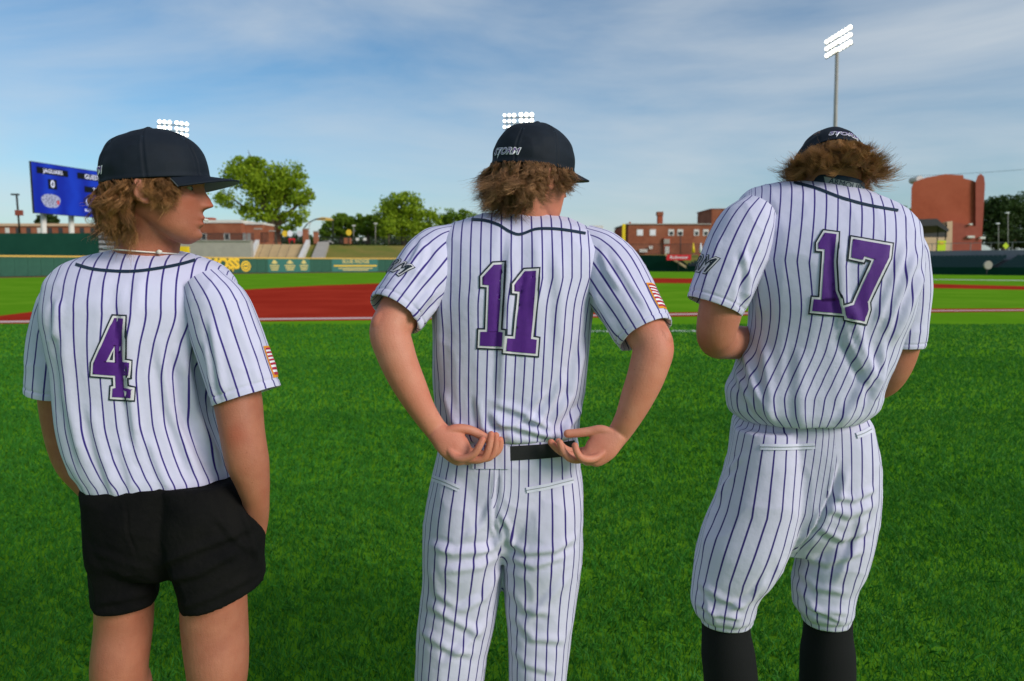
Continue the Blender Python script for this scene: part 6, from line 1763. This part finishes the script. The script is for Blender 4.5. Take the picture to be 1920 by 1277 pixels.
    for i, (cx, Yd, bl) in enumerate(((1868, 185, [(1868, 405, 32, 34), (1850, 425, 20, 30), (1890, 395, 24, 28)]), (1925, 190, [(1925, 400, 40, 38), (1905, 430, 30, 30), (1955, 420, 30, 36)]), (2010, 190, [(2010, 400, 45, 40), (2060, 420, 40, 40)]), (1690, 200, [(1690, 400, 20, 12), (1672, 408, 16, 10), (1650, 415, 22, 10)]), (1880, 165, [(1872, 452, 22, 14), (1905, 448, 24, 16), (1940, 452, 24, 16)]))):
        px_tree('wood_tree', ['dark tree close to the right side of the theatre block', 'big dark tree filling the right edge beyond the seats', 'dark tree standing beyond the right end of the seats', 'green tree top showing between player 17 and the theatre block', 'low bushy tree behind the lime diamond sign'][i], cx, 475, Yd, bl, (9000, 11000, 7000, 4000, 6000)[i], .62, 'leaf_dark' if i != 3 else 'leaf_mid', .5, group='trees beyond the stands', seed=20 + i, limbs=False)
    for x, y in ((1872, 420), (1890, 400)):
        l = empty('street_lamp', tuple(P(x, 475, 140)), 'thin lamp post before the dark trees, %s' % ('near the theatre block' if x == 1872 else 'taller one'), 'lamp post', 'lamp posts by the trees')
        pole('post', [P(x, 476, 140), P(x, 450, 140), P(x, y, 140)], .06, 'steel', l, 6); boxpx('lamp_head', x - 3, y - 2, x + 3, y, 139.8, .5, 'logo_white', l)
    # power line
    a, b = P(1500, 331, 170), P(2100, 300, 150)
    tt = np.linspace(0, 1, 24)[:, None]
    pts = a + (b - a) * tt + np.array([0, 0, -1.2]) * (4 * tt * (1 - tt))
    pw = pole('power_line', pts, .035, 'dark_metal', None, 5); tag(pw, 'thin dark power line crossing the sky above the theatre block', 'cable')
    # ---------------- floodlight towers
    cells = [(x, y + k * 0.6, 3.9) for k, x in enumerate((299, 308.5, 318)) for y in (228, 238.5, 249)] + [(x, y + k * 1.2, 3.7) for k, x in enumerate((331.5, 340.5, 350)) for y in (230, 241, 251)]
    floodlights(cells, 150, ((325, 500), (325, 256)), 'floodlight tower lit up behind the cap of the player in black shorts', bars=((295, 233, 354, 236), (295, 244, 354, 247), (295, 254, 354, 257)))
    cells = [(x, y, r) for x, r in ((946, 3.0), (955, 3.4), (964, 3.8)) for y in (216, 227, 238)] + [(x, y, 4.4) for x in (977, 987, 997) for y in (215, 226, 237)]
    floodlights(cells, 150, ((972, 500), (972, 246)), 'floodlight tower whose lit lamps show above the cap of player 11', bars=((944, 221, 1002, 220), (944, 232, 1002, 231), (944, 242, 1002, 241)))
    cells = []
    for r_ in range(3):
        for c__ in range(4):
            cells.append((1550 + c__ * 5.6, 78.5 - c__ * 3.6 + r_ * 13.0, 4.0))
            cells.append((1574 + c__ * 6.6, 63.5 - c__ * 4.1 + r_ * 14.0, 4.6))
    floodlights(cells, 120, ((1560, 500), (1569.5, 96)), 'tall floodlight tower with lit lamps rising behind the bowed head of player 17', bars=((1548, 84, 1599, 52), (1548, 97, 1599, 66), (1548, 110, 1599, 82)))

def turf_blades():
    """blades of the artificial turf, as far out as single tufts can be seen"""
    rng = np.random.default_rng(3)
    Vs, tone = [], []
    for (y0, y1, dens, hgt, wid) in ((2.0, 3.2, 8500, .034, .0042), (3.2, 4.6, 5200, .036, .0052), (4.6, 7.0, 2600, .038, .0075), (7.0, 11.0, 1000, .040, .012), (11, 17.0, 330, .042, .020)):
        xa = y1 * .80 + .35
        n = int(2 * xa * (y1 - y0) * dens)
        x = rng.uniform(-xa, xa, n); y = rng.uniform(y0, y1, n)
        ok = np.abs(x) < y * .78 + .45
        x, y = x[ok], y[ok]; n = len(x)
        pn = vnoise(np.stack([x, y, np.zeros(n)], -1), 9.0, 2); p2 = vnoise(np.stack([x, y, np.zeros(n)], -1), 1.3, 4)
        a = rng.uniform(0, 2 * math.pi, n); h = hgt * rng.uniform(.6, 1.2, n) * (1 + .18 * pn); lean = rng.normal(0, .55, (n, 2)) * h[:, None] + np.stack([.25 * p2 * h, .25 * pn * h], -1)
        w = wid * rng.uniform(.7, 1.2, n)
        dx, dy = np.cos(a) * w / 2, np.sin(a) * w / 2
        z = np.zeros(n)
        b0 = np.stack([x - dx, y - dy, z], -1); b1 = np.stack([x + dx, y + dy, z], -1)
        m0 = np.stack([x - dx * .8 + lean[:, 0] * .35, y - dy * .8 + lean[:, 1] * .35, h * .6], -1); m1 = np.stack([x + dx * .8 + lean[:, 0] * .35, y + dy * .8 + lean[:, 1] * .35, h * .6], -1)
        t = np.stack([x + lean[:, 0], y + lean[:, 1], h * .95], -1)
        Vs.append(np.stack([b0, b1, m1, t, m0], 1)); tone.append(np.clip(rng.random(n) * .85 + .10 * p2 + .10, 0, 1))
    V = np.concatenate(Vs); T = np.concatenate(tone); n = len(V)
    F = np.arange(n * 5).reshape(-1, 5)
    o = mesh_obj('turf_grass', V.reshape(-1, 3), F, 'blade', None, False, {'tone': ('POINT', np.repeat(T, 5))})
    tag(o, 'short green artificial turf blades of the near field', 'grass', kind='stuff')
    print('blades', n)

# ------------------------------------------------------------------ go
import time as _t
_t0 = _t.time()
build_setting()
print('setting', round(_t.time() - _t0, 1), 's')
build_people()
turf_blades()
print("people", round(_t.time() - _t0, 1), "s")
